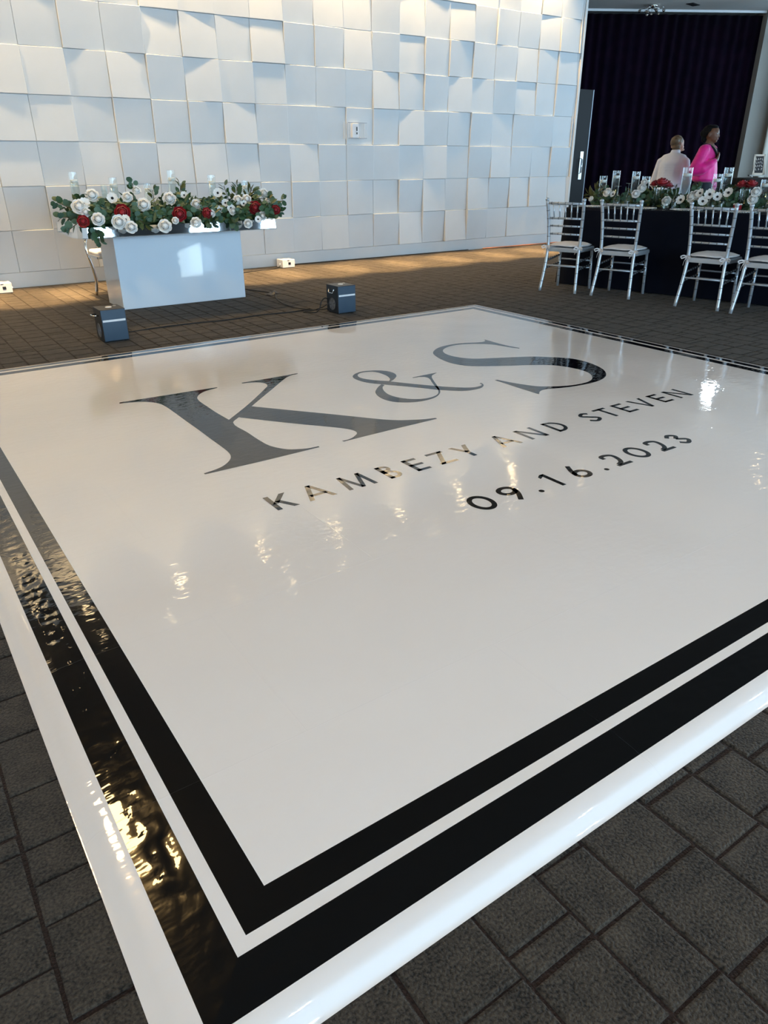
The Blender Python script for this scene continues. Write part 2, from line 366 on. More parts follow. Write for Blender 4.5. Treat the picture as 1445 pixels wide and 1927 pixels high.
def struct(name, d, mat, label, cat):
    return tag(BOX(name, d, mat), label, cat, kind='structure')
struct('wall_left', (-4.3, -4.1, WIN_Y-0.3, 9.8, -0.006, CEIL), M['wallpaint'], 'plain white side wall', 'wall')
struct('wall_right', (16.9, 17.1, WIN_Y-0.3, 12.8, -0.006, CEIL), M['greywall'], 'plain grey end wall behind the drape', 'wall')
struct('wall_recess', (10.0, 17.1, 12.6, 12.8, -0.006, CEIL), M['greywall'], 'rear wall of the stage recess', 'wall')
struct('wall_return', (10.2, 10.4, 9.71, 12.8, -0.006, CEIL), M['darkcol'], 'dark return wall beside the stage recess', 'wall')
struct('ceiling', (-4.3, 10.62, WIN_Y-0.3, 9.9, CEIL, CEIL+0.1), M['darkceiling'], 'plain ceiling over the dance floor', 'ceiling')
rc = struct('ceiling_recess', (10.50, 17.1, WIN_Y-0.3, 12.8, RC, RC+0.6), M['ceiling'], 'lower grey ceiling over the stage recess', 'ceiling')

# window wall behind the photographer: glazed bays between dark columns
BAYS = [(-4.0, -0.35), (0.25, 6.6), (9.1, 10.1), (11.6, 13.5), (14.1, 16.8)]
cols = []; x = -4.2
for a, b in BAYS: cols.append((x, a)); x = b
cols.append((x, 17.0))
bm = bmesh.new()
sx0, sx1 = SLOT_C.x-0.145, SLOT_C.x+0.145; sz0, sz1 = SLOT_C.z-0.165, SLOT_C.z+0.165
for a, b in cols:
    if a < SLOT_C.x < b:
        # gap added to shape the sun into the counter's patch: slanted top, ragged edge
        poly = [(sx0, sz0)]
        R = random.Random(3)
        box(bm, a, sx0-0.02, WIN_Y-0.2, WIN_Y, 0, CEIL); box(bm, sx1, b, WIN_Y-0.2, WIN_Y, 0, CEIL)
        box(bm, sx0-0.02, sx1, WIN_Y-0.2, WIN_Y, 0, sz0)
        n = 16
        for k in range(n):
            xa, xb = sx0+(sx1-sx0)*k/n, sx0+(sx1-sx0)*(k+1)/n
            box(bm, xa, xb, WIN_Y-0.02, WIN_Y, sz1-0.085+0.085*(k+0.5)/n+0.0, CEIL)
        for k in range(14):
            za, zb = sz0+(sz1-sz0)*k/14, sz0+(sz1-sz0)*(k+1)/14
            box(bm, sx0-0.02, sx0+R.uniform(-0.004, 0.022)-0.018*k/14, WIN_Y-0.02, WIN_Y, za, zb)
        box(bm, sx0-0.02, sx0, WIN_Y-0.02, WIN_Y, sz1-0.01, CEIL)
    else: box(bm, a, b, WIN_Y-0.2, WIN_Y, 0, CEIL)
box(bm, -4.2, 17, WIN_Y-0.2, WIN_Y, 4.05, CEIL); box(bm, -4.2, 17, WIN_Y-0.2, WIN_Y, -0.006, 0.05)
tag(bobj('wall_front', bm, M['darkcol']), 'dark columns and head beam of the window wall', 'wall', kind='structure')
for n_, (a, b) in enumerate(BAYS):
    o = mesh('window_%d' % (n_+1), [(a, WIN_Y-0.1, 0.05), (b, WIN_Y-0.1, 0.05), (b, WIN_Y-0.1, 4.05), (a, WIN_Y-0.1, 4.05)], [(0, 3, 2, 1)], M['window'])
    tag(o, 'tall bright daylight window bay between dark columns', 'window', kind='structure')
    bm = bmesh.new(); k = max(1, round((b-a)/1.3))
    for i in range(k+1):
        x = a+(b-a)*i/k; box(bm, x-0.03, x+0.03, WIN_Y-0.09, WIN_Y-0.02, 0.05, 4.05)
    box(bm, a, b, WIN_Y-0.09, WIN_Y-0.02, 2.55, 2.61)
    bobj('window_frame', bm, M['darkcol'], o)

o = mesh('window_9', [(16.88, -6.0, 0.1), (16.88, 6.8, 0.1), (16.88, 6.8, 3.6), (16.88, -6.0, 3.6)], [(0, 3, 2, 1)], M['sidewindow'])
o.data.flip_normals() if o.data.polygons[0].normal.x > 0 else None
tag(o, 'long bright daylight window in the end wall', 'window', kind='structure')
bm = bmesh.new()
for k in range(9): y = -6.0+12.8*k/8; box(bm, 16.80, 16.87, y-0.03, y+0.03, 0.1, 3.6)
bobj('window_frame', bm, M['darkcol'], o)
# stage curtain, door leaf, pillar, ivory drape beyond
C1, C2 = Vector((12.10, 10.93, 0)), Vector((15.07, 9.23, 0)); cdir = (C2-C1).normalized(); cn = Vector((cdir.y, -cdir.x, 0))
if cn.dot(CAM-C1) < 0: cn = -cn
def drape(name, P0, d, nrm, L, z0, z1, mat, parent=None, wl=0.14, amp=0.035, seed=1, rows=6):
    R = random.Random(seed); vs, fs = [], []; n = int(L/0.02); ph = 0; xs = []
    for i in range(n+1):
        xs.append(math.sin(ph)*amp*(0.7+0.5*noise.noise((i*0.03, seed, 0)))); ph += 2*PI*0.02/wl*(1+0.5*noise.noise((i*0.05, seed+9, 1)))
    for r in range(rows+1):
        t = r/rows
        for i in range(n+1):
            p = P0+d*(L*i/n)+nrm*(xs[i]*(1.0-0.35*t)); vs.append((p.x, p.y, z0+(z1-z0)*t))
    for r in range(rows):
        for i in range(n):
            a = r*(n+1)+i; fs.append((a, a+1, a+n+2, a+n+1))
    o = mesh(name, vs, fs, mat, parent, True)
    md = o.modifiers.new('thickness', 'SOLIDIFY'); md.thickness = 0.006
    return o
cur = empty('stage_curtain', tuple(C1), 0, 'tall black purple velvet curtain with soft folds behind the two people', 'curtain')
o = drape('curtain_cloth', Vector((0, 0, 0))-cdir*2.0, cdir, cn, (C2-C1).length+2.0, 0.0, RC-0.06, M['curtain'], cur, 0.20, 0.045, 4)
bm = bmesh.new()
q = [Vector((0, 0, 0))-cdir*2.0+cn*0.10, (C2-C1)+cn*0.10, (C2-C1)+cn*0.06, Vector((0, 0, 0))-cdir*2.0+cn*0.06]
prism(bm, [(p.x, p.y) for p in q], RC-0.035, RC+0.002); bobj('curtain_track', bm, M['whiteplastic'], cur)
# door leaf
dr = empty('door_1', (10.86, 9.82, 0)); tag(dr, 'black door leaf with a steel pull plate beside the tiled wall', 'door', kind='structure')
bm = bmesh.new(); box(bm, -0.42, 0.385, 0, 0.045, 0.0, 2.416, 0.003); bobj('door_leaf', bm, M['doorblack'], dr)
bm = bmesh.new(); box(bm, 0.385, 0.405, -0.004, 0.049, 0.0, 2.416); bobj('door_edge', bm, M['ring'], dr)
bm = bmesh.new(); box(bm, 0.21, 0.29, -0.010, 0.001, 1.0, 1.456, 0.002); hp = bobj('pull_plate', bm, M['steel'], dr)
TUBE('pull_handle', [(0.225, -0.01, 1.10), (0.225, -0.05, 1.115), (0.225, -0.05, 1.33), (0.225, -0.01, 1.345)], 0.009, M['chrome'], hp)
bm = bmesh.new(); box(bm, 0.235, 0.275, -0.0115, -0.006, 1.115, 1.33, 0.006); bobj('recess_plate', bm, M['ring'], hp)
# pillar at the end of the curtain
pp = C2+cn*0.16-cdir*0.02
bm = bmesh.new(); q = [pp, pp+cdir*0.75, pp+cdir*0.75-cn*0.5, pp-cn*0.5]
prism(bm, [(p.x, p.y) for p in q], -0.006, RC); tag(bobj('wall_pillar', bm, M['greywall']), 'warm grey pillar at the end of the dark curtain', 'pillar', kind='structure')
dp = pp+cdir*0.30+cn*0.22
dv = empty('ivory_drape', tuple(dp), 0, 'ivory full length drape hanging in front of the grey pillar', 'drape')
drape('drape_cloth', Vector((0, 0, 0)), cdir, cn, 1.2, 0.0, RC-0.02, M['sheer'], dv, 0.16, 0.03, 8)
bm = bmesh.new(); q = [cn*0.03, cdir*1.2+cn*0.03, cdir*1.2-cn*0.03, -cn*0.03]; prism(bm, [(p.x, p.y) for p in q], RC-0.03, RC+0.002); bobj('drape_track', bm, M['whiteplastic'], dv)

# ceiling fittings
def downlight(name, x, y, z, label, group, power, colr, size_deg, r=0.055, spot=True):
    e = empty(name, (x, y, z), 0, label, 'ceiling light', group)
    LATHE('rim', [(r+0.018, 0.004), (r+0.018, -0.006), (r, -0.006), (r, 0.004)], M['whiteplastic'], e, 20, closed=True)
    LATHE('lens', [(0, -0.003), (r, -0.003), (r, 0.002), (0, 0.002)], M['lamp'], e, 20)
    if spot:
        ld = bpy.data.lights.new('downlight_beam', 'SPOT'); ld.energy = power; ld.color = colr; ld.spot_size = math.radians(size_deg); ld.spot_blend = 0.7; ld.shadow_soft_size = 0.035
        lo = bpy.data.objects.new('downlight_beam', ld); COL.objects.link(lo); lo.parent = e; lo.location = (0, 0, -0.03)
        return e, lo
    return e, None
for k in range(9):
    x = -1.35+1.35*k
    e, lo = downlight('wall_washer', x, 9.26, CEIL-0.006, 'round recessed warm downlight in the row washing the tiled wall', 'wall washer downlights', WASH_POWER, (1.0, 0.68, 0.34), 105, 0.075)
    lo.rotation_euler = (0, 0, 0)
for k in range(14):
    e, lo = downlight('added_aisle_light', -1.35+0.9*k, 8.30, CEIL-0.006, 'unseen warm downlight added in a row over the carpet along the tiled wall', 'added narrow downlights along the tiled wall', POOL_POWER, (1.0, 0.62, 0.27), 21, 0.035)  # added row of unseen lamps throwing the golden band onto the carpet
    lo.rotation_euler = (math.radians(5), 0, 0); lo.data.spot_blend = 0.6
for k, (x, y) in enumerate([(x, y) for y in (-3.2, -0.6) for x in (-1.6, 1.2, 4.0, 6.8)]):
    downlight('added_room_light', x, y, CEIL-0.006, 'unseen white downlight added over the room to brighten the floor', 'added room downlights', ROOM_POWER, (1.0, 0.97, 0.94), 125)  # added unseen lamps that brighten the floor and other upward faces
e, lo = downlight('recess_downlight', 12.1, 5.9, RC-0.006, 'round warm downlight in the lower recess ceiling', None, 70, (1.0, 0.78, 0.52), 110)
# pendant over the room: its reflection glows in the wrinkled edge stripe
pe = empty('pendant_lamp', (-0.35, 4.95, 3.85), 0, 'warm glowing drum pendant hanging from the ceiling', 'pendant lamp')
LATHE('shade', [(0.0, 0.0), (0.30, 0.0), (0.30, 0.22), (0.0, 0.22)], M['pendant'], pe, 32)
TUBE('cord', [(0, 0, 0.2), (0, 0, CEIL-3.85+0.002)], 0.008, M['cable'], pe)
LATHE('canopy', [(0.06, CEIL-3.85+0.002), (0.06, CEIL-3.85-0.025), (0, CEIL-3.85-0.025)], M['whiteplastic'], pe, 16)
# stage spotlight in the recess (seen only as a reflection)
se = empty('stage_spotlight', (14.3, 8.40, 3.30), 0, 'black stage spotlight on a drop rod under the recess ceiling', 'spotlight')
TUBE('drop_rod', [(0, 0, 0.12), (0, 0, 0.502)], 0.015, M['blackplastic'], se)
dd = (Vector((4.0, 2.3, 0))-Vector((14.3, 8.4, 3.3))).normalized()
TUBE('housing', [Vector((0, 0, 0))-dd*0.16, dd*0.12], [0.09, 0.15], M['blackplastic'], se, 16)
TUBE('lens', [dd*0.119, dd*0.13], 0.135, M['coollamp'], se, 16)
TUBE('yoke', [(0, 0, 0.13), (0, 0.16, 0.05), (0, 0.16, -0.03)], 0.014, M['blackplastic'], se)
# recess ceiling vent and a small crystal ceiling fixture
v = empty('ceiling_vent', (13.3, 9.55, RC), 0.2, 'small dark slotted air vent in the recess ceiling', 'vent')
bm = bmesh.new(); box(bm, -0.14, 0.14, -0.07, 0.07, -0.008, 0.002); bobj('vent_plate', bm, M['darkcol'], v)
for k in range(4):
    bm = bmesh.new(); box(bm, -0.12, 0.12, -0.055+k*0.03, -0.045+k*0.03, -0.014, -0.006); bobj('slat', bm, M['blackplastic'], v)
v = empty('crystal_ceiling_light', (12.75, 9.98, RC-0.006), 0, 'small glittering crystal fixture under the recess ceiling by the curtain', 'ceiling light')
LATHE('fixture_base', [(0, 0.006), (0.10, 0.006), (0.10, -0.03), (0, -0.03)], M['chrome'], v, 16)
for k in range(9):
    aa = k*2*PI/9; rr = 0.22 if k % 2 else 0.12
    TUBE('arm', [(0, 0, -0.02), (rr*math.cos(aa), rr*math.sin(aa), -0.05)], 0.005, M['chrome'], v, 6)
    bm = bmesh.new(); bmesh.ops.create_icosphere(bm, subdivisions=1, radius=0.028, matrix=Matrix.Translation((rr*math.cos(aa), rr*math.sin(aa), -0.07-0.03*(k % 3)))); bobj('crystal', bm, M['chrome'], v)

# ------------------------------------------------------------------ dance floor
DX0, DX1, DY0, DY1, DZ = 0.337, 4.680, 0.900, 5.274, 0.030
df = empty('dance_floor', ((DX0+DX1)/2, (DY0+DY1)/2, 0), 0, 'square glossy white vinyl dance floor with black border stripes and monogram', 'dance floor')
DL = Vector(((DX0+DX1)/2, (DY0+DY1)/2, 0))
def dpart(o): o.location = -DL; return o
def zprof(o):
    P = [(-1, 0.030), (0.10, 0.030), (0.167, 0.0245), (0.19, 0.0215), (0.200, 0.0210), (0.215, 0.0192), (0.226, 0.0172), (0.232, 0.0148), (0.246, 0.0065), (0.256, 0.0015), (0.262, 0.0012)]
    for (a, za), (b, zb) in zip(P, P[1:]):
        if a <= o <= b: return za+(zb-za)*(o-a)/(b-a)
    return P[-1][1]
def wrinkle(x, y, o):
    if o <= 0.102 or o > 0.172: return 0.0
    e = min(1, (o-0.10)/0.02)*min(1, (0.175-o)/0.02)
    a = 0.45+1.2*max(0, noise.noise((y*0.9+x*0.9, 3.1, 0.5)))
    if x < 0.25 and 0.95 < y < 1.75: a += 1.0
    if x < 0.25 and 1.95 < y < 2.6: a += 0.5
    return e*a*(0.0011*noise.noise((x*16, y*24, 1.0))+0.0007*noise.noise((x*45, y*60, 4.0)))
def frame_strip(name, offs, mat, lift=0.0, nseg=(1, 1, 1, 1), wr=False):
    """mitred square ring between offsets, sides: near, right, far, left"""
    vs, fs = [], []
    cs = lambda o: [(DX0-o, DY0-o), (DX1+o, DY0-o), (DX1+o, DY1+o), (DX0-o, DY1+o)]
    for s in range(4):
        n = nseg[s]; base = len(vs)
        for o in offs:
            a, b = cs(o)[s], cs(o)[(s+1) % 4]
            for k in range(n+1):
                t = k/n; x, y = a[0]+(b[0]-a[0])*t, a[1]+(b[1]-a[1])*t
                vs.append((x, y, zprof(o)+lift+(wrinkle(x, y, o) if wr else 0)))
        for r in range(len(offs)-1):
            for k in range(n):
                a = base+r*(n+1)+k; fs.append((a, a+n+1, a+n+2, a+1))
    return dpart(mesh(name, vs, fs, mat, df, wr))
top = dpart(mesh('vinyl_top', [(DX0, DY0, DZ), (DX1, DY0, DZ), (DX1, DY1, DZ), (DX0, DY1, DZ)], [(0, 1, 2, 3)], M['vinyl_white'], df))
tag(top, 'glossy white vinyl sheet')
tag(frame_strip('border_stripe', (0.0, 0.071), M['vinyl_black'], 0.0), 'black inner border stripe')
tag(frame_strip('border_gap', (0.071, 0.100), M['vinyl_white'], 0.0), 'thin white line between the black stripes')
of = [0.10+0.0045*k for k in range(16)]+[0.176, 0.183, 0.19]
tag(frame_strip('border_stripe', of, M['vinyl_black'], 0.0, (420, 60, 60, 420), True), 'wrinkled black outer border stripe')
tag(frame_strip('edge_ramp', (0.19, 0.195, 0.200, 0.207, 0.215, 0.220, 0.226, 0.232, 0.239, 0.246, 0.251, 0.256, 0.262), M['vinyl_white'], 0.0, (40, 10, 10, 40), True), 'rolled white vinyl edge')
# monogram, traced in floor coordinates
GK=[(1.029,4.193),(1.037,4.213),(1.317,4.200),(1.627,4.182),(1.624,4.166),(1.582,4.157),(1.537,4.143),(1.496,4.114),(1.466,4.081),(1.443,4.040),(1.431,3.993),(1.426,3.940),(1.425,3.847),(1.423,3.728),(1.429,3.549),(1.616,3.726),(1.783,3.899),(1.860,3.983),(1.895,4.023),(1.908,4.058),(1.909,4.091),(1.893,4.125),(1.860,4.152),(1.821,4.165),(1.792,4.170),(1.796,4.186),(2.015,4.180),(2.196,4.184),(2.190,4.172),(2.146,4.163),(2.099,4.140),(2.050,4.101),(1.993,4.046),(1.900,3.955),(1.782,3.842),(1.634,3.699),(1.773,3.517),(1.923,3.324),(2.066,3.133),(2.111,3.074),(2.175,3.012),(2.235,2.976),(2.299,2.944),(2.362,2.926),(2.361,2.910),(2.047,2.907),(1.760,2.900),(1.756,2.914),(1.787,2.912),(1.822,2.922),(1.855,2.943),(1.879,2.965),(1.888,2.989),(1.885,3.022),(1.866,3.063),(1.829,3.115),(1.725,3.243),(1.610,3.393),(1.491,3.558),(1.428,3.492),(1.424,3.300),(1.423,3.147),(1.430,3.063),(1.451,3.008),(1.481,2.964),(1.521,2.939),(1.565,2.921),(1.623,2.916),(1.620,2.902),(1.360,2.897),(1.029,2.900),(1.029,2.915),(1.059,2.920),(1.094,2.928),(1.133,2.945),(1.169,2.974),(1.196,3.005),(1.209,3.027),(1.221,3.061),(1.228,3.109),(1.230,3.185),(1.230,3.301),(1.232,3.482),(1.231,3.667),(1.232,3.873),(1.230,3.977),(1.222,4.044),(1.200,4.094),(1.167,4.134),(1.129,4.161),(1.087,4.177)]
GA1=[(2.583,3.663),(2.638,3.577),(2.691,3.499),(2.754,3.414),(2.804,3.353),(2.845,3.311),(2.891,3.273),(2.930,3.255),(2.968,3.254),(2.996,3.263),(3.009,3.280),(3.009,3.296),(3.026,3.306),(3.025,3.288),(3.009,3.259),(2.982,3.234),(2.947,3.217),(2.909,3.214),(2.859,3.219),(2.810,3.241),(2.766,3.280),(2.709,3.343),(2.664,3.414),(2.593,3.516),(2.536,3.591),(2.500,3.644),(2.462,3.695),(2.438,3.747),(2.430,3.802),(2.432,3.856),(2.447,3.899),(2.480,3.937),(2.518,3.960),(2.563,3.972),(2.605,3.966),(2.664,3.939),(2.704,3.895),(2.718,3.849),(2.713,3.797),(2.690,3.749),(2.658,3.715),(2.615,3.681)]
GA1H=[(2.580,3.676),(2.609,3.707),(2.622,3.732),(2.639,3.785),(2.643,3.841),(2.638,3.889),(2.623,3.923),(2.590,3.944),(2.555,3.948),(2.521,3.937),(2.494,3.912),(2.478,3.877),(2.475,3.837),(2.490,3.792),(2.525,3.734)]
GA2=[(2.500,3.644),(2.457,3.613),(2.410,3.569),(2.370,3.522),(2.344,3.467),(2.329,3.406),(2.330,3.347),(2.348,3.295),(2.386,3.254),(2.435,3.226),(2.487,3.212),(2.544,3.213),(2.598,3.226),(2.653,3.259),(2.697,3.302),(2.722,3.339),(2.758,3.404),(2.801,3.488),(2.833,3.548),(2.863,3.597),(2.890,3.626),(2.913,3.639),(2.952,3.656),(2.951,3.662),(2.846,3.661),(2.750,3.658),(2.751,3.648),(2.792,3.642),(2.820,3.627),(2.829,3.598),(2.818,3.559),(2.786,3.498),(2.743,3.410),(2.711,3.342),(2.688,3.308),(2.661,3.278),(2.624,3.255),(2.582,3.243),(2.533,3.244),(2.480,3.268),(2.441,3.310),(2.414,3.369),(2.408,3.429),(2.421,3.493),(2.448,3.555),(2.471,3.590),(2.502,3.615)]
GS=[(3.876,4.219),(3.880,4.193),(3.875,4.070),(3.879,3.960),(3.899,3.853),(3.884,3.842),(3.858,3.897),(3.838,3.974),(3.810,4.057),(3.758,4.116),(3.689,4.171),(3.611,4.201),(3.522,4.201),(3.441,4.171),(3.383,4.126),(3.348,4.072),(3.329,4.003),(3.333,3.929),(3.359,3.859),(3.406,3.803),(3.477,3.761),(3.589,3.708),(3.692,3.658),(3.797,3.597),(3.863,3.535),(3.931,3.463),(3.972,3.393),(3.982,3.295),(3.962,3.187),(3.916,3.081),(3.849,2.999),(3.783,2.949),(3.707,2.917),(3.615,2.901),(3.522,2.903),(3.430,2.915),(3.340,2.938),(3.267,2.965),(3.226,2.967),(3.189,2.953),(3.146,2.917),(3.143,2.936),(3.142,3.004),(3.140,3.090),(3.142,3.184),(3.141,3.301),(3.161,3.299),(3.181,3.225),(3.205,3.157),(3.232,3.095),(3.261,3.046),(3.309,3.005),(3.372,2.967),(3.445,2.939),(3.526,2.928),(3.597,2.932),(3.664,2.959),(3.714,2.999),(3.756,3.054),(3.780,3.129),(3.777,3.205),(3.759,3.281),(3.725,3.343),(3.676,3.392),(3.587,3.451),(3.468,3.515),(3.354,3.584),(3.282,3.635),(3.227,3.691),(3.196,3.778),(3.196,3.876),(3.220,3.986),(3.267,4.095),(3.331,4.163),(3.415,4.215),(3.501,4.237),(3.593,4.240),(3.677,4.218),(3.761,4.179),(3.816,4.167),(3.851,4.181)]

def glyph(name, polys, z, label):
    vs, fs = [], []
    for rings in polys:
        loops = [catmull(r, 4, True) for r in rings]
        flat = [v for l in loops for v in l]; n = len(vs)
        vs += [(v.x, v.y, z) for v in flat]
        for t in tessellate_polygon([[Vector((v.x, v.y, 0)) for v in l] for l in loops]):
            a, b, c = (flat[i] for i in t)
            fs.append(tuple(n+i for i in (t if (b-a).cross(c-a).z > 0 else t[::-1])))
    return tag(dpart(mesh(name, vs, fs, M['vinyl_black'], df)), label)
LZ = DZ+0.0005
glyph('monogram_letter', [[GK]], LZ, 'large black serif letter K')
glyph('monogram_letter', [[GA1, GA1H], [GA2]], LZ, 'black italic ampersand')
glyph('monogram_letter', [[GS]], LZ, 'large black serif letter S')
# small lettering from strokes
class Strokes:
    def __init__(s): s.v = []; s.f = []
    def poly(s, pts):
        n = len(s.v); s.v += pts; s.f.append(tuple(range(n, n+len(pts))))
    def line(s, p, q, w, ext=0.0, flat=None):
        """flat: cut the ends horizontally (y constant)"""
        d = Vector((q[0]-p[0], q[1]-p[1])); L = d.length; d /= L; n = Vector((-d.y, d.x))*w/2
        if flat:
            k = w/2/abs(d.y); s.poly([(p[0]-k, p[1]), (p[0]+k, p[1]), (q[0]+k, q[1]), (q[0]-k, q[1])])
        else: s.poly([(p[0]-n.x, p[1]-n.y), (q[0]-n.x, q[1]-n.y), (q[0]+n.x, q[1]+n.y), (p[0]+n.x, p[1]+n.y)])
    def rect(s, x0, x1, y0, y1): s.poly([(x0, y0), (x1, y0), (x1, y1), (x0, y1)])
    def arc(s, cx, cy, rx, ry, a0, a1, w, n=20):
        for k in range(n):
            t0, t1 = math.radians(a0+(a1-a0)*k/n), math.radians(a0+(a1-a0)*(k+1)/n)
            P = lambda t, o: (cx+(rx+o)*math.cos(t), cy+(ry+o)*math.sin(t))
            s.poly([P(t0, -w/2), P(t0, w/2), P(t1, w/2), P(t1, -w/2)])
    def curve(s, pts, w, sub=8):
        C = catmull(pts, sub, False, 170)
        for i in range(len(C)-1):
            a, b = C[i], C[i+1]
            ta = (C[min(i+1, len(C)-1)]-C[max(i-1, 0)]).normalized(); tb = (C[min(i+2, len(C)-1)]-C[i]).normalized()
            na = Vector((-ta.y, ta.x))*w/2; nb = Vector((-tb.y, tb.x))*w/2
            s.poly([(a.x-na.x, a.y-na.y), (b.x-nb.x, b.y-nb.y), (b.x+nb.x, b.y+nb.y), (a.x+na.x, a.y+na.y)])
def letter(ch, x0, x1, yb, h, SW=0.0225):
    s = Strokes(); w = x1-x0; t = SW; y0, y1 = yb, yb+h
    if ch == 'K':
        s.rect(x0, x0+t, y0, y1); s.line((x0+t*0.9, y0+0.42*h), (x1-t*0.55, y1), t*0.95, flat=1); s.line((x1-t*0.6, y0), (x0+t*1.7, y0+0.58*h), t*1.0, flat=1)
    elif ch == 'A':
        m_ = (x0+x1)/2; s.line((x0+t*0.5, y0), (m_, y1+0.004), t*0.92, flat=1); s.line((x1-t*0.5, y0), (m_, y1+0.004), t*0.92, flat=1); s.rect(x0+0.2*w, x1-0.2*w, y0+0.25*h, y0+0.25*h+t*0.85)
    elif ch == 'M':
        a, b, m_ = x0+0.19*w, x1-0.17*w, (x0+x1)/2
        s.line((x0+t*0.5, y0), (a, y1), t*0.92, flat=1); s.line((x1-t*0.5, y0), (b, y1), t*0.92, flat=1); s.line((m_, y0), (a, y1), t*0.85, flat=1); s.line((m_, y0), (b, y1), t*0.85, flat=1)
    elif ch == 'B':
        s.rect(x0, x0+t, y0, y1); rt, rb = 0.22*h, 0.28*h; q = t*0.85
        for cy, r, xx in ((y1-rt, rt, x0+0.43*w), (y0+rb, rb, x1-rb)):
            s.arc(xx, cy, r-q/2, r-q/2, -90, 90, q); s.rect(x0, xx, cy+r-q, cy+r); s.rect(x0, xx, cy-r, cy-r+q)
    elif ch == 'E':
        s.rect(x0, x0+t, y0, y1); q = t*0.9
        for y in (y0, y0+0.5*h-q/2, y1-q): s.rect(x0, x1, y, y+q)
    elif ch == 'Z':
        q = t*0.9; s.rect(x0+0.05*w, x1, y1-q, y1); s.rect(x0, x1, y0, y0+q); s.line((x0+t*0.62, y0), (x1-t*0.6, y1), t*0.98, flat=1)
    elif ch == 'Y':
        m_ = (x0+x1)/2; s.rect(m_-t/2, m_+t/2, y0, y0+0.5*h); s.line((m_, y0+0.4*h), (x0+t*0.55, y1), t, flat=1); s.line((m_, y0+0.4*h), (x1-t*0.55, y1), t, flat=1)
    elif ch == 'N':
        s.rect(x0, x0+t*0.95, y0, y1); s.rect(x1-t*0.95, x1, y0, y1); s.line((x1-t*0.62, y0), (x0+t*0.62, y1), t*1.0, flat=1)
    elif ch == 'D':
        q = t*0.9; s.rect(x0, x0+t, y0, y1); xx = x1-0.5*h*0.98; s.arc(xx, y0+h/2, x1-xx-q/2, h/2-q/2, -90, 90, q); s.rect(x0, xx, y0, y0+q); s.rect(x0, xx, y1-q, y1)
    elif ch == 'S':
        q = t*0.95; p = q/2
        s.curve([(x1-p*1.2, y1-0.17*h), (x0+0.55*w, y1-p), (x0+p+0.05*w, y1-0.25*h), (x0+0.5*w, y0+0.53*h), (x1-p, y0+0.27*h), (x0+0.42*w, y0+p), (x0+p*0.5, y0+0.24*h)], q)
    elif ch == 'T':
        q = t*0.9; m_ = (x0+x1)/2; s.rect(x0, x1, y1-q, y1); s.rect(m_-t/2, m_+t/2, y0, y1)
    elif ch == 'V':
        m_ = (x0+x1)/2; s.line((m_, y0-0.004), (x0+t*0.5, y1), t*0.92, flat=1); s.line((m_, y0-0.004), (x1-t*0.5, y1), t*0.92, flat=1)
    elif ch == '0': s.arc((x0+x1)/2, y0+h/2, w/2-t/2, h/2-t/2, 0, 360, t, 40)
    elif ch == '.': s.poly([((x0+x1)/2+0.0125*math.cos(k*PI/8), y0+0.0125+0.0125*math.sin(k*PI/8)) for k in range(16)])
    elif ch == '1': s.rect(x1-t, x1, y0, y1); s.poly([(x1-t, y1), (x1, y1), (x1-t, y1-t), (x0, y1-t*1.55), (x0, y1-t*0.75)])
    elif ch == '9':
        r = 0.31*h; cx, cy = (x0+x1)/2, y1-r; s.arc(cx, cy, w/2-t/2, r-t/2, 0, 360, t, 32); s.curve([(x1-t/2, cy), (x1-t*0.75, cy-0.2*h), (x0+0.28*w+t/2, y0)], t)
    elif ch == '6':
        r = 0.31*h; cx, cy = (x0+x1)/2, y0+r; s.arc(cx, cy, w/2-t/2, r-t/2, 0, 360, t, 32); s.curve([(x0+t/2, cy), (x0+t*0.8, cy+0.2*h), (x1-0.30*w-t/2, y1)], t)
    elif ch == '2':
        r = 0.40*w; s.curve([(x0+t/2, y1-0.30*h), (x0+0.16*w, y1-0.12*h), (x0+0.5*w, y1-t/2), (x1-0.1*w-t/2, y1-0.2*h), (x1-0.16*w-t/2, y0+0.46*h), (x0+0.5*w, y0+0.24*h), (x0+t*0.7, y0+0.02)], t); s.rect(x0, x1, y0, y0+t*0.9)
    elif ch == '3':
        s.curve([(x0+0.06*w, y1-0.24*h), (x0+0.42*w, y1-t/2), (x1-0.14*w-t/2, y1-0.25*h), (x0+0.42*w, y0+0.56*h)], t); s.curve([(x0+0.40*w, y0+0.56*h), (x1-t/2, y0+0.29*h), (x0+0.46*w, y0+t/2), (x0+t/2, y0+0.26*h)], t)
    me = dpart(mesh('printed_letter', [(x, y, LZ) for x, y in s.v], s.f, M['vinyl_black'], df))
    bm = bmesh.new(); bm.from_mesh(me.data)
    for f in bm.faces:
        f.normal_update()
        if f.normal.z < 0: f.normal_flip()
    bm.to_mesh(me.data); bm.free()
    return tag(me, ('black printed dot' if ch == '.' else 'black printed %s %s' % ('numeral' if ch.isdigit() else 'letter', ch)))
for ch, a, b in (('K', 1.126, 1.226), ('A', 1.273, 1.404), ('M', 1.463, 1.612), ('B', 1.683, 1.759), ('E', 1.832, 1.909), ('Z', 1.966, 2.069), ('Y', 2.116, 2.226),
                 ('A', 2.350, 2.484), ('N', 2.546, 2.668), ('D', 2.747, 2.846), ('S', 3.008, 3.102), ('T', 3.147, 3.245), ('E', 3.301, 3.386), ('V', 3.441, 3.564), ('E', 3.620, 3.706), ('N', 3.768, 3.890)):
    letter(ch, a, b, 2.377, 0.144)
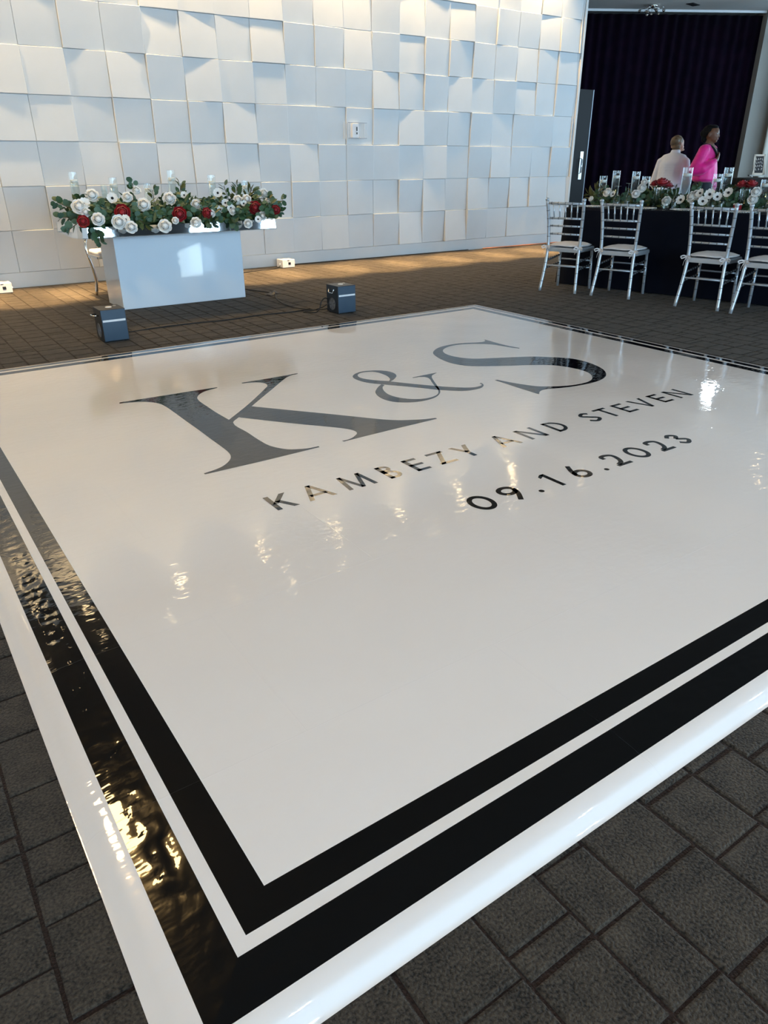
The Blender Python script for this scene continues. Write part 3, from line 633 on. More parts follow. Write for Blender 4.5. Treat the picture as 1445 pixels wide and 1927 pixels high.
for ch, a, b in (('0', 1.784, 1.896), ('9', 1.955, 2.053), ('.', 2.112, 2.138), ('1', 2.216, 2.263), ('6', 2.365, 2.460), ('.', 2.527, 2.553), ('2', 2.616, 2.712), ('0', 2.769, 2.881), ('2', 2.941, 3.038), ('3', 3.102, 3.196)):
    letter(ch, a, b, 1.893, 0.140)

# ------------------------------------------------------------------ flowers and leaves
def leaf_data(L, W, fold=0.18, droop=0.12, prof=((0, 0.05), (0.22, 0.75), (0.5, 1.0), (0.78, 0.7), (1, 0.04))):
    vs, fs = [], []
    for t, w_ in prof:
        z = -droop*L*t*t
        vs += [(t*L, -W/2*w_, z+fold*W*w_*0.5), (t*L, 0, z), (t*L, W/2*w_, z+fold*W*w_*0.5)]
    for i in range(len(prof)-1):
        a = i*3; fs += [(a, a+3, a+4, a+1), (a+1, a+4, a+5, a+2)]
    return vs, fs
LEAF_KINDS = [leaf_data(0.058, 0.030), leaf_data(0.050, 0.046, 0.1, 0.2, ((0, 0.08), (0.18, 0.8), (0.5, 1.0), (0.82, 0.75), (1, 0.1))), leaf_data(0.085, 0.024)]
LEAF_MATS = [M['leaf1'], M['leaf2'], M['leaf3']]
LEAF_ME = {}
for i, (vs, fs) in enumerate(LEAF_KINDS):
    for j in range(3):
        me = bpy.data.meshes.new('leaf'); me.from_pydata(vs, [], fs); me.materials.append(LEAF_MATS[j])
        for p in me.polygons: p.use_smooth = True
        LEAF_ME[i, j] = me
def leaf_matrix(p, d, nrm, s):
    d = d.normalized(); y = nrm.cross(d)
    if y.length < 1e-3: y = Vector((0.3, 1, 0.2)).cross(d)
    y.normalize(); z = d.cross(y)
    return Matrix.Translation(p) @ Matrix((d, y, z)).transposed().to_4x4() @ Matrix.Scale(s, 4)
def place_leaves(parent, items, own=240):
    """items: (matrix, kind, material); the outermost ones are objects of their own, the rest one tangle"""
    for m_, k, j in items[:own]:
        o = bpy.data.objects.new('leaf', LEAF_ME[k, j]); COL.objects.link(o); o.parent = parent; o.matrix_local = m_
    vs, fs, mi = [], [], []
    for m_, k, j in items[own:]:
        n = len(vs); lv, lf = LEAF_KINDS[k]
        vs += [tuple(m_ @ Vector(v)) for v in lv]; fs += [tuple(n+i for i in f) for f in lf]; mi += [j]*len(lf)
    if vs:
        o = mesh('inner_foliage', vs, fs, LEAF_MATS, parent, True)
        for p, j in zip(o.data.polygons, mi): p.material_index = j
        tag(o, kind='stuff')
def petal_patch(vs, fs, ang, half, prof, n=4, ruff=0.0, R=rnd):
    b = len(vs); ph = R.random()*6
    for k, (r, h, wf) in enumerate(prof):
        for i in range(n+1):
            u = -1+2*i/n; a = ang+u*half*wf
            rr = r*(1-0.10*u*u)+ruff*math.sin(5*u+ph)*k/len(prof)
            vs.append((rr*math.cos(a), rr*math.sin(a), h+ruff*math.cos(4*u+ph)*k/len(prof)-0.05*u*u*k))
    for k in range(len(prof)-1):
        for i in range(n):
            a = b+k*(n+1)+i; fs.append((a, a+1, a+n+2, a+n+1))
def rose_mesh(name, mat, seed, ruffle=0.04):
    R = random.Random(seed); vs, fs = [], []
    rings = [(3, 0.30, 0.66, 1.05), (5, 0.52, 0.60, 0.80), (6, 0.76, 0.44, 0.68), (7, 0.98, 0.18, 0.60)]
    for q, (n, r, h, hw) in enumerate(rings):
        for k in range(n):
            a = 2*PI*k/n+q*0.7+R.uniform(-0.1, 0.1)
            prof = [(r*0.45, -0.30, 0.5), (r*0.90, h*0.45-0.08, 0.95), (r*1.0, h*0.85, 1.0), (r*(1.08 if q > 2 else 0.86), h+0.05, 0.8)]
            petal_patch(vs, fs, a, hw, prof, 4, ruffle*0.6, R)
    b = len(vs); nd = 10
    for k in range(4):
        pr, pz = ((0.42, 0.35), (0.36, 0.52), (0.20, 0.62), (0.0, 0.60))[k]
        vs += [(pr*math.cos(2*PI*i/nd), pr*math.sin(2*PI*i/nd), pz) for i in range(nd)]
    for k in range(3):
        for i in range(nd): fs.append((b+k*nd+i, b+k*nd+(i+1) % nd, b+(k+1)*nd+(i+1) % nd, b+(k+1)*nd+i))
    me = bpy.data.meshes.new(name); me.from_pydata(vs, [], fs); me.materials.append(mat)
    for p in me.polygons: p.use_smooth = True
    return me
def anemone_mesh(seed):
    R = random.Random(seed); vs, fs = [], []
    for q in range(2):
        for k in range(5):
            a = 2*PI*k/5+q*0.63
            petal_patch(vs, fs, a, 0.62, [(0.1, 0, 0.6), (0.5, 0.08+0.04*q, 1.0), (0.85, 0.22+0.05*q, 0.9), (1.02, 0.34+0.05*q, 0.5)], 4, 0.03, R)
    me = bpy.data.meshes.new('anemone'); me.from_pydata(vs, [], fs); me.materials.append(M['petal'])
    for p in me.polygons: p.use_smooth = True
    return me
ROSE_W = [rose_mesh('white_rose', M['petal'], s) for s in (1, 2, 3)]
ROSE_R = [rose_mesh('red_rose', M['redpetal'], s, 0.06) for s in (4, 5)]
ANEM = [anemone_mesh(s) for s in (6, 7)]
bm = bmesh.new(); bmesh.ops.create_icosphere(bm, subdivisions=2, radius=0.26, matrix=Matrix.Translation((0, 0, 0.12)))
cen_me = bpy.data.meshes.new('flower_center'); bm.to_mesh(cen_me); bm.free(); cen_me.materials.append(M['darkcenter'])
def bloom(kind, p, d, r, parent, i=0):
    me = {'rose': ROSE_W, 'red': ROSE_R, 'anem': ANEM}[kind]
    nm = {'rose': 'white_rose', 'red': 'red_rose', 'anem': 'anemone'}[kind]
    o = bpy.data.objects.new(nm, me[i % len(me)]); COL.objects.link(o); o.parent = parent
    o.location = p; o.rotation_euler = Vector(d).to_track_quat('Z', 'Y').to_euler(); o.scale = (r, r, r)
    if kind == 'anem':
        c = bpy.data.objects.new('flower_center', cen_me); COL.objects.link(c); c.parent = o
    return o
def garland_leaves(path, rad, n, R, front, out_bias=0.5, spray=()):
    """path: f(t)->centre, rad: f(t)->(ry, rz); front: unit vector to the viewer's side of the cross-section"""
    items = []
    for i in range(n):
        t = R.random(); c = path(t); ry, rz = rad(t)
        a = R.uniform(-0.45, PI+0.25)
        k = 1.0-0.55*R.random()**1.5
        nrm = front*math.cos(a)+Vector((0, 0, 1))*math.sin(a)
        p = c+front*math.cos(a)*ry*k+Vector((0, 0, 1))*math.sin(a)*rz*k
        side = Vector((-front.y, front.x, 0))*R.choice((-1, 1))
        d = nrm*out_bias*R.uniform(0.3, 1.3)+side*R.uniform(0, 1)+Vector((R.gauss(0, 0.3), R.gauss(0, 0.3), R.gauss(0, 0.3)))
        kind = R.choice((0, 0, 1, 1, 1, 2)); mj = {0: R.choice((0, 0, 2)), 1: R.choice((1, 1, 0)), 2: R.choice((0, 2, 0))}[kind]
        items.append((k, (leaf_matrix(p-d.normalized()*0.03, d, nrm+Vector((R.gauss(0, .4), R.gauss(0, .4), R.gauss(0, .4))), R.uniform(0.8, 1.35)), kind, mj)))
    items.sort(key=lambda q: -q[0])
    return [q[1] for q in items]

def settle(items, org, cyls, z_top, plan=None, front=None):
    """drop leaves that would pass through glass (x, y, r, z0, z1); lift the others onto the surface they lie on"""
    keep = []
    for m_, k, j in items:
        pts = [org+m_ @ Vector(v) for v in LEAF_KINDS[k][0]]
        need = max([z_top+0.001-p.z for p in pts if plan is None or (plan[0] < p.x < plan[1] and plan[2] < p.y < plan[3] and p.z > z_top-0.10)]+[0])
        sh = Vector()
        if need > 0:
            sh = Vector((0, 0, need)) if front is None or need < 0.045 else Vector((0, front-0.002-max(p.y for p in pts), 0))
            pts = [p+sh for p in pts]
        if any(math.hypot(p.x-x, p.y-y) < r+0.004 and z0 < p.z < z1 for p in pts for x, y, r, z0, z1 in cyls): continue
        keep.append((Matrix.Translation(sh) @ m_, k, j))
    return keep
# ------------------------------------------------------------------ floral counter
ct = empty('mirror_top_counter', (2.645, 7.60, 0), 0, 'white acrylic plinth counter with a wide mirrored top in front of the tiled wall', 'counter')
bm = bmesh.new(); box(bm, -0.645, 0.645, -0.25, 0.25, 0.0, 0.69, 0.004); bobj('plinth', bm, M['acrylic'], ct)
pl = [(-0.93, -0.51), (0.925, -0.51), (0.925, 0.51), (-0.90, 0.51), (-0.985, 0.42), (-1.02, -0.34), (-1.00, -0.44), (-0.97, -0.49)]
bm = bmesh.new()
lo_, hi_ = [[bm.verts.new((x*k, y*k2, z)) for x, y in pl] for k, k2, z in ((1, 1, 0.69), (0.995, 0.989, 0.775))]
bm.faces.new(lo_[::-1]); bm.faces.new(hi_)
for k in range(len(pl)): bm.faces.new((lo_[k], lo_[(k+1) % len(pl)], hi_[(k+1) % len(pl)], hi_[k]))
tp = bobj('mirror_top', bm, M['mirror'], ct)
bm = bmesh.new(); prism(bm, [(x*1.004, y*1.006) for x, y in pl], 0.684, 0.690); bobj('bottom_edge', bm, M['chrome'], tp)
g = empty('floral_garland', (2.645, 7.45, 0.775), 0, 'long low garland of green leaves with white and red blooms along the mirrored counter', 'garland')
GL = Vector((2.645, 7.45, 0.775))
R = random.Random(21)
def gpath(t):
    x = 1.66+2.02*t
    return Vector((x, 7.33+0.03*math.sin(5*t), 0.855-0.03*t+0.015*math.sin(9*t)))-GL
def grad(t):
    e = min(1, t/0.06, (1-t)/0.06); e = 0.45+0.55*e
    return 0.27*e, (0.155+0.035*math.sin(13*t+1)+0.02*math.sin(29*t))*e
items = garland_leaves(gpath, grad, 1900, R, Vector((0, -1, 0)))
# sprays: upright tips, the trailing ends, the cluster hanging at the corner
for (x, y, z), d, n, L, kind in (((2.26, 7.40, 0.98), (0.1, 0, 1), 8, 0.16, 1), ((2.72, 7.42, 0.97), (0.15, 0, 1), 16, 0.15, 0), ((2.46, 7.42, 0.97), (0, 0, 1), 8, 0.10, 0),
                                 ((3.30, 7.42, 0.94), (0.2, 0, 1), 24, 0.15, 0), ((3.22, 7.42, 0.97), (-0.3, 0, 1), 6, 0.13, 0), ((3.42, 7.40, 0.95), (0.5, 0, 0.8), 12, 0.12, 2),
                                 ((1.72, 7.30, 0.90), (-1, 0.1, 0.5), 14, 0.20, 1), ((1.70, 7.25, 0.86), (-1, 0, 0.0), 12, 0.16, 1), ((1.67, 7.12, 0.825), (-1, -0.35, -0.55), 10, 0.15, 1), ((1.78, 7.06, 0.78), (0.1, -0.3, -1), 16, 0.13, 1),
                                 ((3.55, 7.30, 0.88), (1, 0, 0.25), 14, 0.26, 1), ((3.58, 7.28, 0.84), (1, -0.1, -0.1), 10, 0.16, 1), ((2.86, 7.10, 0.80), (0, -1, -0.6), 10, 0.08, 1), ((3.10, 7.10, 0.80), (0, -1, -0.5), 14, 0.10, 1), ((2.20, 7.12, 0.83), (0.2, -1, -0.5), 14, 0.10, 0)):
    d = Vector(d).normalized(); p0 = Vector((x, y, z))-GL
    for k in range(n):
        t = (k+0.5)/n; sd = Vector((R.gauss(0, 1), R.gauss(0, 0.6), R.gauss(0, 1))); sd = (sd-d*sd.dot(d)).normalized()
        items.insert(0, (leaf_matrix(p0+d*L*t+sd*0.01, d*0.8+sd*0.8, sd.cross(d)+Vector((0, -0.8, 0.3)), R.uniform(0.9, 1.35)), kind, {0: R.choice((0, 0, 2)), 1: R.choice((1, 1, 0)), 2: 2}[kind]))
    TUBE('stem', [p0-d*0.05, p0+d*L*0.9], 0.0035, M['stem'], g, 5)
FL = {'red': [(1.679, 7.08, .83, .047), (2.052, 7.17, .884, .064), (2.572, 7.16, .853, .060), (2.846, 7.17, .850, .046), (3.378, 7.22, .876, .060), (3.597, 7.20, .852, .043)],
      'rose': [(1.705, 7.23, .935, .062), (1.817, 7.10, .837, .053), (1.981, 7.07, .810, .058), (2.074, 7.03, .765, .050), (2.283, 7.25, .934, .058), (2.554, 7.31, .976, .058), (2.382, 7.03, .760, .056), (1.866, 7.37, 1.02, .055), (2.17, 7.34, 1.0, .045),
               (2.795, 7.26, .923, .047), (2.694, 7.06, .775, .047), (3.137, 7.19, .857, .040), (3.347, 7.31, .954, .043), (3.428, 7.14, .804, .040), (3.246, 7.30, .949, .045), (3.585, 7.40, 1.0, .045), (3.22, 7.05, .745, .040), (2.899, 7.16, .842, .035), (3.572, 7.29, .933, .030), (2.508, 7.09, .80, .030), (2.294, 7.45, 1.05, .040), (1.74, 7.19, .895, .04)],
      'anem': [(1.758, 7.25, .963, .045), (2.023, 7.30, .997, .045), (2.049, 7.08, .827, .040), (3.066, 7.36, 1.015, .042), (3.089, 7.25, .929, .035), (3.002, 7.19, .876, .032), (3.283, 7.25, .919, .030), (3.121, 7.20, .885, .034), (2.713, 7.34, 1.005, .032), (3.351, 7.09, .779, .030)]}
FLW = [(Vector((x, y-(0.075 if k == 'red' else 0.055), z+0.006)), r) for k, L in FL.items() for x, y, z, r in L]
def clear_of(items, org, blooms):
    keep = []
    for it in items:
        p = org+it[0] @ Vector((0.03, 0, 0)); ok = True
        for q, r in blooms:
            v = p-q; n_ = (CAM-q).normalized(); t = v.dot(n_)
            if t > -0.01 and (v-n_*t).length < r*1.05: ok = False; break
        if ok: keep.append(it)
    return keep
CV = [(x, 7.62, 0.040, 0.76, 1.3) for x in (1.803, 2.156, 2.728, 3.145, 2.481, 3.512)]+[(2.075, 7.66, 0.032, 0.76, 1.15)]
place_leaves(g, settle(clear_of(items, GL, FLW), GL, CV, 0.775, (1.62, 3.575, 7.088, 8.12), 7.088), 290)
bm = bmesh.new(); tube(bm, [Vector((gpath(t).x, gpath(t).y, 0.0435)) for t in [0.03+0.90*k/14 for k in range(15)]], 0.044, 8); bobj('garland_core', bm, M['leaf1'], g)
for kind, L in FL.items():
    for i, (x, y, z, r) in enumerate(L):
        p = Vector((x, y-(0.075 if kind == 'red' else 0.055), z+0.006))-GL
        d = Vector((x*-0.10-0.05+R.gauss(0, 0.15), -1.0, 0.25+2.2*max(0, z-0.86)+R.gauss(0, 0.12)))
        bloom(kind, p, d, r*1.08, g, i)

def candle_cylinder(name, p, r, h, label, group=None, fill=0.75, rz=0):
    e = empty(name, p, rz, label, 'vase', group); t = 0.0028
    LATHE('glass_wall', [(0, 0.001), (r*0.9, 0.001), (r, 0.006), (r, h-0.002)], M['glass'], e, 24)
    LATHE('glass_rim', [(r+0.0008, h-0.003), (r+0.0008, h), (r-t, h), (r-t, h-0.003)], M['acrylicclear'], e, 24, closed=True)
    hw = 0.012+(h-0.012)*fill
    LATHE('water', [(r-t, 0.010), (r-t, hw), (0, hw)], M['water'], e, 24)
    c = LATHE('floating_candle', [(0, hw-0.012), ((r-t)*0.70, hw-0.010), ((r-t)*0.88, hw+0.014), ((r-t)*0.86, hw+0.020), (0, hw+0.017)], M['wax'], e, 20)
    TUBE('wick', [(0, 0, hw+0.015), (0.001, 0, hw+0.024)], 0.0012, M['blackplastic'], c, 5)
    return e
for (x, zt, lab) in ((1.803, 1.231, 'tall clear cylinder vase with floating candle above the trailing end of the garland'), (2.156, 1.179, 'clear cylinder vase with floating candle beside the small faceted glass'), (2.728, 1.238, 'tallest clear cylinder vase with floating candle rising behind the middle of the garland'),
                     (3.145, 1.191, 'clear cylinder vase with floating candle behind the anemones of the garland'), (2.481, 1.124, 'short clear cylinder vase with floating candle half hidden by the garland leaves'), (3.512, 1.133, 'short clear cylinder vase with floating candle behind the spiky green spray')):
    candle_cylinder('cylinder_vase', (x, 7.62, 0.775), 0.040, zt-0.785, lab, 'candle vases on the mirrored counter', 0.80)
e = empty('faceted_glass', (2.075, 7.66, 0.775), 0, 'small faceted glass tumbler standing behind the garland', 'glass')
bm = bmesh.new(); lathe(bm, [(0, 0), (0.024, 0), (0.030, 0.33), (0.027, 0.33), (0.022, 0.012), (0, 0.012)], n=8); bobj('glass_body', bm, M['glass'], e)
for k in range(6): LATHE('cut_band', [(0.0262+0.0008*k, 0.12+0.03*k), (0.0285+0.0008*k, 0.13+0.03*k), (0.0270+0.0008*k, 0.14+0.03*k)], M['glass'], e, 8, False)

# chrome chair behind the counter
ch = empty('chrome_chair', (2.235, 8.25, 0), PI, 'chrome framed chair with white seat pad tucked behind the white counter', 'chair')
def leg_pts(sx, sy): return [(sx*0.205, sy, 0.0), (sx*0.195, sy*0.98, 0.12), (sx*0.20, sy*0.94, 0.26), (sx*0.225, sy*0.92, 0.40), (sx*0.225, sy*0.92, 0.43)]
for sx in (-1, 1):
    bm = bmesh.new(); tube(bm, catmull([(sx*0.205, -0.19, 0), (sx*0.185, -0.185, 0.14), (sx*0.20, -0.18, 0.28), (sx*0.225, -0.18, 0.40), (sx*0.235, -0.19, 0.52), (sx*0.20, -0.22, 0.60)], 4), 0.0155, 8); bobj('leg', bm, M['chrome'], ch, True)
    bm = bmesh.new(); tube(bm, catmull([(sx*0.150, 0.19, 0), (sx*0.140, 0.185, 0.14), (sx*0.155, 0.18, 0.28), (sx*0.165, 0.18, 0.42)], 4), 0.0155, 8); bobj('leg', bm, M['chrome'], ch, True)
bm = bmesh.new(); box(bm, -0.235, 0.235, -0.20, 0.20, 0.405, 0.432, 0.008); bobj('seat_frame', bm, M['chrome'], ch)
bm = bmesh.new(); box(bm, -0.215, 0.215, -0.185, 0.195, 0.430, 0.475, 0.02); bobj('seat_pad', bm, M['cushion'], ch)
pts = [(0.17*math.cos(a), -0.225-0.03*(math.sin(a)+1), 0.66+0.135*math.sin(a)) for a in [2*PI*k/24 for k in range(24)]]
bm = bmesh.new(); tube(bm, pts+[pts[0]], 0.014, 8, False); bobj('oval_back_frame', bm, M['chrome'], ch, True)
bm = bmesh.new(); vv = [bm.verts.new((0.93*x, y+0.004, 0.66+(z-0.66)*0.93)) for x, y, z in pts]; bm.faces.new(vv); bobj('back_pad', bm, M['cushion'], ch)

# ------------------------------------------------------------------ spark machines, uplights, cables
def spark_machine(p, label, handle_up):
    e = empty('spark_machine', p, 0, label, 'spark machine', 'cold spark machines by the dance floor'); W, D, H0, H = 0.097, 0.104, 0.008, 0.255
    for sx in (-1, 1):
        for sy in (-1, 1): LATHE('foot', [(0, 0), (0.012, 0), (0.010, 0.010), (0, 0.010)], M['cable'], e, 10, loc=(sx*0.075, sy*0.08, 0))
    bm = bmesh.new(); box(bm, -W, W, -D, D, H0, H, 0.003); bd = bobj('body', bm, M['blackbox'], e)
    bm = bmesh.new(); box(bm, -W+0.003, W-0.003, -D-0.003, -D+0.001, H0+0.004, H-0.004, 0.001); fp = bobj('front_panel', bm, M['bluebox'], e)
    bm = bmesh.new(); box(bm, -W+0.008, W-0.008, -D-0.005, -D-0.002, 0.160, 0.176, 0.001); bobj('light_strip', bm, M['whiteplastic'], fp)
    LATHE('nozzle', [(0.0, H+0.004), (0.022, H+0.004), (0.026, H+0.001), (0.026, H-0.002)], M['whiteplastic'], e, 16, loc=(0.0, 0.005, 0))
    LATHE('filler_cap', [(0.0, H+0.004), (0.013, H+0.004), (0.013, H-0.002)], M['steel'], e, 12, loc=(0.055, 0.035, 0))
    x = -W
    if handle_up: pts = [(x+0.002, -0.045, 0.205), (x-0.038, -0.040, 0.207), (x-0.045, -0.030, 0.208), (x-0.045, 0.020, 0.208), (x-0.038, 0.030, 0.207), (x+0.002, 0.035, 0.205)]
    else: pts = [(x+0.002, -0.045, 0.222), (x-0.010, -0.043, 0.218), (x-0.014, -0.040, 0.192), (x-0.014, -0.030, 0.186), (x-0.014, 0.030, 0.186), (x-0.014, 0.040, 0.192), (x-0.010, 0.043, 0.218), (x+0.002, 0.045, 0.222)]
    TUBE('carry_handle', pts, 0.0055, M['chrome'], e, 8)
    fg = empty('fan_grille', (x-0.0005, 0.0, 0.085)); fg.parent = e
    bm = bmesh.new()
    for k in range(4):
        rr = 0.014+0.013*k; tube(bm, [(-0.002, rr*math.cos(a), rr*math.sin(a)) for a in [2*PI*i/20 for i in range(21)]], 0.0018, 5, False)
    for k in range(4): a = PI*k/4; tube(bm, [(-0.002, 0.055*math.cos(a), 0.055*math.sin(a)), (-0.002, -0.055*math.cos(a), -0.055*math.sin(a))], 0.0016, 5)
    bobj('guard_wires', bm, M['ring'], fg)
    bm = bmesh.new(); tube(bm, [(0.002, 0, 0), (-0.001, 0, 0)], 0.058, 24); bobj('fan_opening', bm, M['blackplastic'], fg)
    for k in range(6):
        a = 2*PI*k/6; vs = [(-0.0015, 0.012*math.cos(a), 0.012*math.sin(a)), (-0.0015, 0.05*math.cos(a), 0.05*math.sin(a)), (-0.0018, 0.05*math.cos(a+0.6), 0.05*math.sin(a+0.6)), (-0.0018, 0.012*math.cos(a+0.6), 0.012*math.sin(a+0.6))]
        mesh('fan_blade', vs, [(0, 1, 2, 3)], M['ring'], fg)
    return e
s1 = spark_machine((1.536, 6.083, 0), 'blue black spark machine with its side handle folded out, in front of the counter', True)
s2 = spark_machine((3.669, 6.020, 0), 'blue black spark machine with hanging side handle and coiled cable', False)
def uplight(p, label):
    e = empty('floor_uplight', p, 0, label, 'uplight', 'white uplight boxes at the wall base')
    bm = bmesh.new(); box(bm, -0.092, 0.092, 0, 0.175, 0.004, 0.107, 0.005); bobj('housing', bm, M['whiteplastic'], e)
    bm = bmesh.new(); box(bm, -0.006, 0.030, -0.003, 0.002, 0.040, 0.072, 0.001); sc = bobj('display_panel', bm, M['blackplastic'], e)
    bm = bmesh.new(); box(bm, -0.02, 0.01, -0.002, 0.003, 0.093, 0.101); bobj('sensor_slot', bm, M['blackplastic'], e)
    for i in range(2):
        for j in range(2): LATHE('lens', [(0, 0.109), (0.028, 0.109), (0.032, 0.106), (0.032, 0.104)], M['acrylicclear'], e, 14, loc=(-0.042+0.084*i, 0.045+0.085*j, 0))
    for s in (-1, 1):
        TUBE('knob', [(s*0.090, 0.07, 0.045), (s*0.106, 0.07, 0.045)], [0.010, 0.012], M['whiteplastic'], e, 12)
    for s in (-1, 1):
        for y in (0.02, 0.155): LATHE('foot', [(0, 0), (0.010, 0), (0.010, 0.006), (0, 0.006)], M['cable'], e, 8, loc=(s*0.08, y, 0))
    return e
uplight((4.79, 9.20, 0), 'white uplight box between the counter and the alarm strobe'); uplight((1.222, 9.14, 0), 'white uplight box on the carpet by the trailing end of the garland')
def cord(name, pts, r, mat, label, cat='cable', group=None):
    bm = bmesh.new(); tube(bm, catmull(pts, 5), r, 6); return tag(bobj(name, bm, mat, None, True), label, cat, group)
cord('power_cable', [(1.630, 6.20, 0.05), (1.70, 6.27, 0.010), (1.95, 6.30, 0.007), (2.30, 6.30, 0.008), (2.62, 6.27, 0.007), (2.95, 6.30, 0.008), (3.25, 6.27, 0.007), (3.42, 6.275, 0.007), (3.51, 6.240, 0.008), (3.553, 6.180, 0.014), (3.573, 6.112, 0.030)], 0.0065, M['cable'], 'black power cable lying on the carpet between the two spark machines')
cord('cable_coil', [(3.573, 6.102, 0.122), (3.535, 6.100, 0.130), (3.495, 6.095, 0.105), (3.475, 6.095, 0.045), (3.450, 6.110, 0.011), (3.395, 6.15, 0.007), (3.350, 6.190, 0.007), (3.375, 6.222, 0.007), (3.450, 6.195, 0.012), (3.525, 6.130, 0.045), (3.573, 6.100, 0.075)], 0.006, M['cable'], 'looped black cable end beside the spark machine with the hanging handle', 'cable')
cord('extension_cable', [(3.47, 6.275, 0.017), (3.45, 6.32, 0.008), (3.40, 6.62, 0.006), (3.50, 7.05, 0.006), (3.62, 7.35, 0.008), (3.52, 7.75, 0.006), (3.46, 8.3, 0.006), (3.62, 8.75, 0.006), (4.1, 9.1, 0.006), (4.60, 9.22, 0.006), (4.69, 9.27, 0.02)], 0.0055, M['cable'], 'thin black cable running over the carpet from the wall to the spark machines')
o = empty('cable_tape', (3.60, 7.34, 0.004), 0.5, 'crumpled scrap of black tape over the thin cable', 'tape')
R = random.Random(5); vs = [(0.10*(i/5-0.5)*2, 0.045*(j/3-0.5)*2+R.gauss(0, .008), max(0.0, 0.010+R.gauss(0, 0.008))) for j in range(4) for i in range(6)]
mesh('tape_sheet', vs, [(j*6+i, j*6+i+1, j*6+i+7, j*6+i+6) for j in range(3) for i in range(5)], M['cable'], o)
R = random.Random(9)
p = [WALL(u, 0.075+0.012*R.random(), 0.010) for u in [3.45+0.125*k for k in range(15)]]
cord('orange_cord', [tuple(q) for q in p], 0.009, M['orange'], 'orange extension cord lying along the foot of the tiled wall')
p = [WALL(u, 0.06+0.01*R.random(), 0.008) for u in [-0.10+0.25*k for k in range(14)]]
cord('wall_cable', [tuple(q) for q in p], 0.007, M['cable'], 'thin black cable along the foot of the tiled wall')

# alarm strobe under its clear guard
P0 = WALL(1.025, 0.03, 1.685)
al = empty('alarm_strobe', tuple(P0), WTH, 'white alarm strobe under a clear plastic guard on the tiled wall', 'alarm')
bm = bmesh.new(); box(bm, -0.062, 0.040, -0.050, 0.03, -0.088, 0.088, 0.006); ab = bobj('strobe_body', bm, M['whiteplastic'], al)
bm = bmesh.new(); box(bm, -0.030, 0.020, -0.058, -0.048, -0.07, 0.06, 0.004); bobj('strobe_lens', bm, M['acrylicclear'], ab)
for z0, z1 in ((-0.005, 0.045), (-0.045, -0.02)):
    bm = bmesh.new(); box(bm, -0.004, 0.012, -0.0605, -0.0575, z0, z1); bobj('printed_mark', bm, M['blackplastic'], ab)
vs = [(x, y, z) for y in (-0.085, 0.02) for z in (-0.095, 0.095) for x in (-0.15, 0.15)]
mesh('clear_guard', vs, [(0, 1, 3, 2), (0, 2, 6, 4), (1, 5, 7, 3), (2, 3, 7, 6), (0, 4, 5, 1)], M['acrylicclear'], al)
for x in (-0.148, -0.118, 0.118, 0.148):
    bm = bmesh.new(); box(bm, x-0.003, x+0.003, -0.087, -0.083, -0.09, 0.09); bobj('guard_rim_glint', bm, M['whiteplastic'], al)  # white bars standing in for glints along the clear guard's edges
for z in (-0.095, 0.095):
    bm = bmesh.new(); box(bm, -0.15, 0.15, -0.0865, -0.0835, z-0.0025, z+0.0025); bobj('guard_rim_glint', bm, M['ring'], al)
bm = bmesh.new(); box(bm, -0.170, 0.170, 0.0, 0.012, -0.104, 0.104); bobj('guard_base', bm, M['tile'], al)
TUBE('screw', [(0.03, -0.088, -0.088), (0.03, -0.078, -0.088)], 0.006, M['chrome'], al, 8)

# ------------------------------------------------------------------ dining table
TA = math.radians(13); tu = Vector((math.sin(TA), -math.cos(TA), 0)); tv = Vector((math.cos(TA), math.sin(TA), 0)); TC = Vector((6.70, 6.07, 0))
TL, TW, TH = 4.9, 1.15, 0.826
def T(t, s, z=0.0): return TC+tu*t+tv*s+Vector((0, 0, z))
TROT = math.atan2(tv.y, tv.x)          # local x = across the table (away from the chairs), local y = -t
dt = empty('dining_table', tuple(T(0, 0)), TROT, 'long dining table under a floor length navy cloth', 'table')
bm = bmesh.new(); box(bm, 0.02, TW-0.02, -TL+0.02, -0.02, TH-0.04, TH-0.008); bobj('table_top', bm, M['greywall'], dt)
for t in (0.3, 2.45, 4.6):
    for s in (0.25, TW-0.25):
        bm = bmesh.new(); tube(bm, [(s, -t, 0), (s, -t, TH-0.03)], 0.02, 8); bobj('leg', bm, M['steel'], dt)
# cloth: top sheet and hanging skirt with soft folds
def cloth_outline(off, fold, n=46):
    pts = []
    cs = [(-off, off), (TW+off, off), (TW+off, -TL-off), (-off, -TL-off)]; nr = [(0, 1), (1, 0), (0, -1), (-1, 0)]
    for i in range(4):
        a, b = cs[i], cs[(i+1) % 4]; L = math.hypot(b[0]-a[0], b[1]-a[1]); m_ = max(8, int(L/0.035))
        for k in range(m_):
            t = k/m_; x, y = a[0]+(b[0]-a[0])*t, a[1]+(b[1]-a[1])*t
            f = fold*(0.7*noise.noise((x*4, y*4, i*3.1))+0.5*math.sin(L*t*13+i)*noise.noise((x*1.3, y*1.3, 7)))
            pts.append((x+nr[i][0]*f, y+nr[i][1]*f))
    return pts
bm = bmesh.new(); rings = []
for off, fold, z in ((-0.010, 0, TH), (0.0, 0, TH-0.004), (0.006, 0.002, TH-0.03), (0.010, 0.010, TH*0.75), (0.016, 0.020, TH*0.5), (0.022, 0.028, TH*0.25), (0.030, 0.034, 0.012)):
    rings.append([bm.verts.new((x, y, z)) for x, y in cloth_outline(off, fold)])
n = len(rings[0])
for a, b in zip(rings, rings[1:]):
    for k in range(n): bm.faces.new((a[k], b[k], b[(k+1) % n], a[(k+1) % n]))
bm.faces.new(rings[0])
clo = bobj('tablecloth', bm, M['navy'], None, True); clo.location = T(0, 0); clo.rotation_euler = (0, 0, TROT)
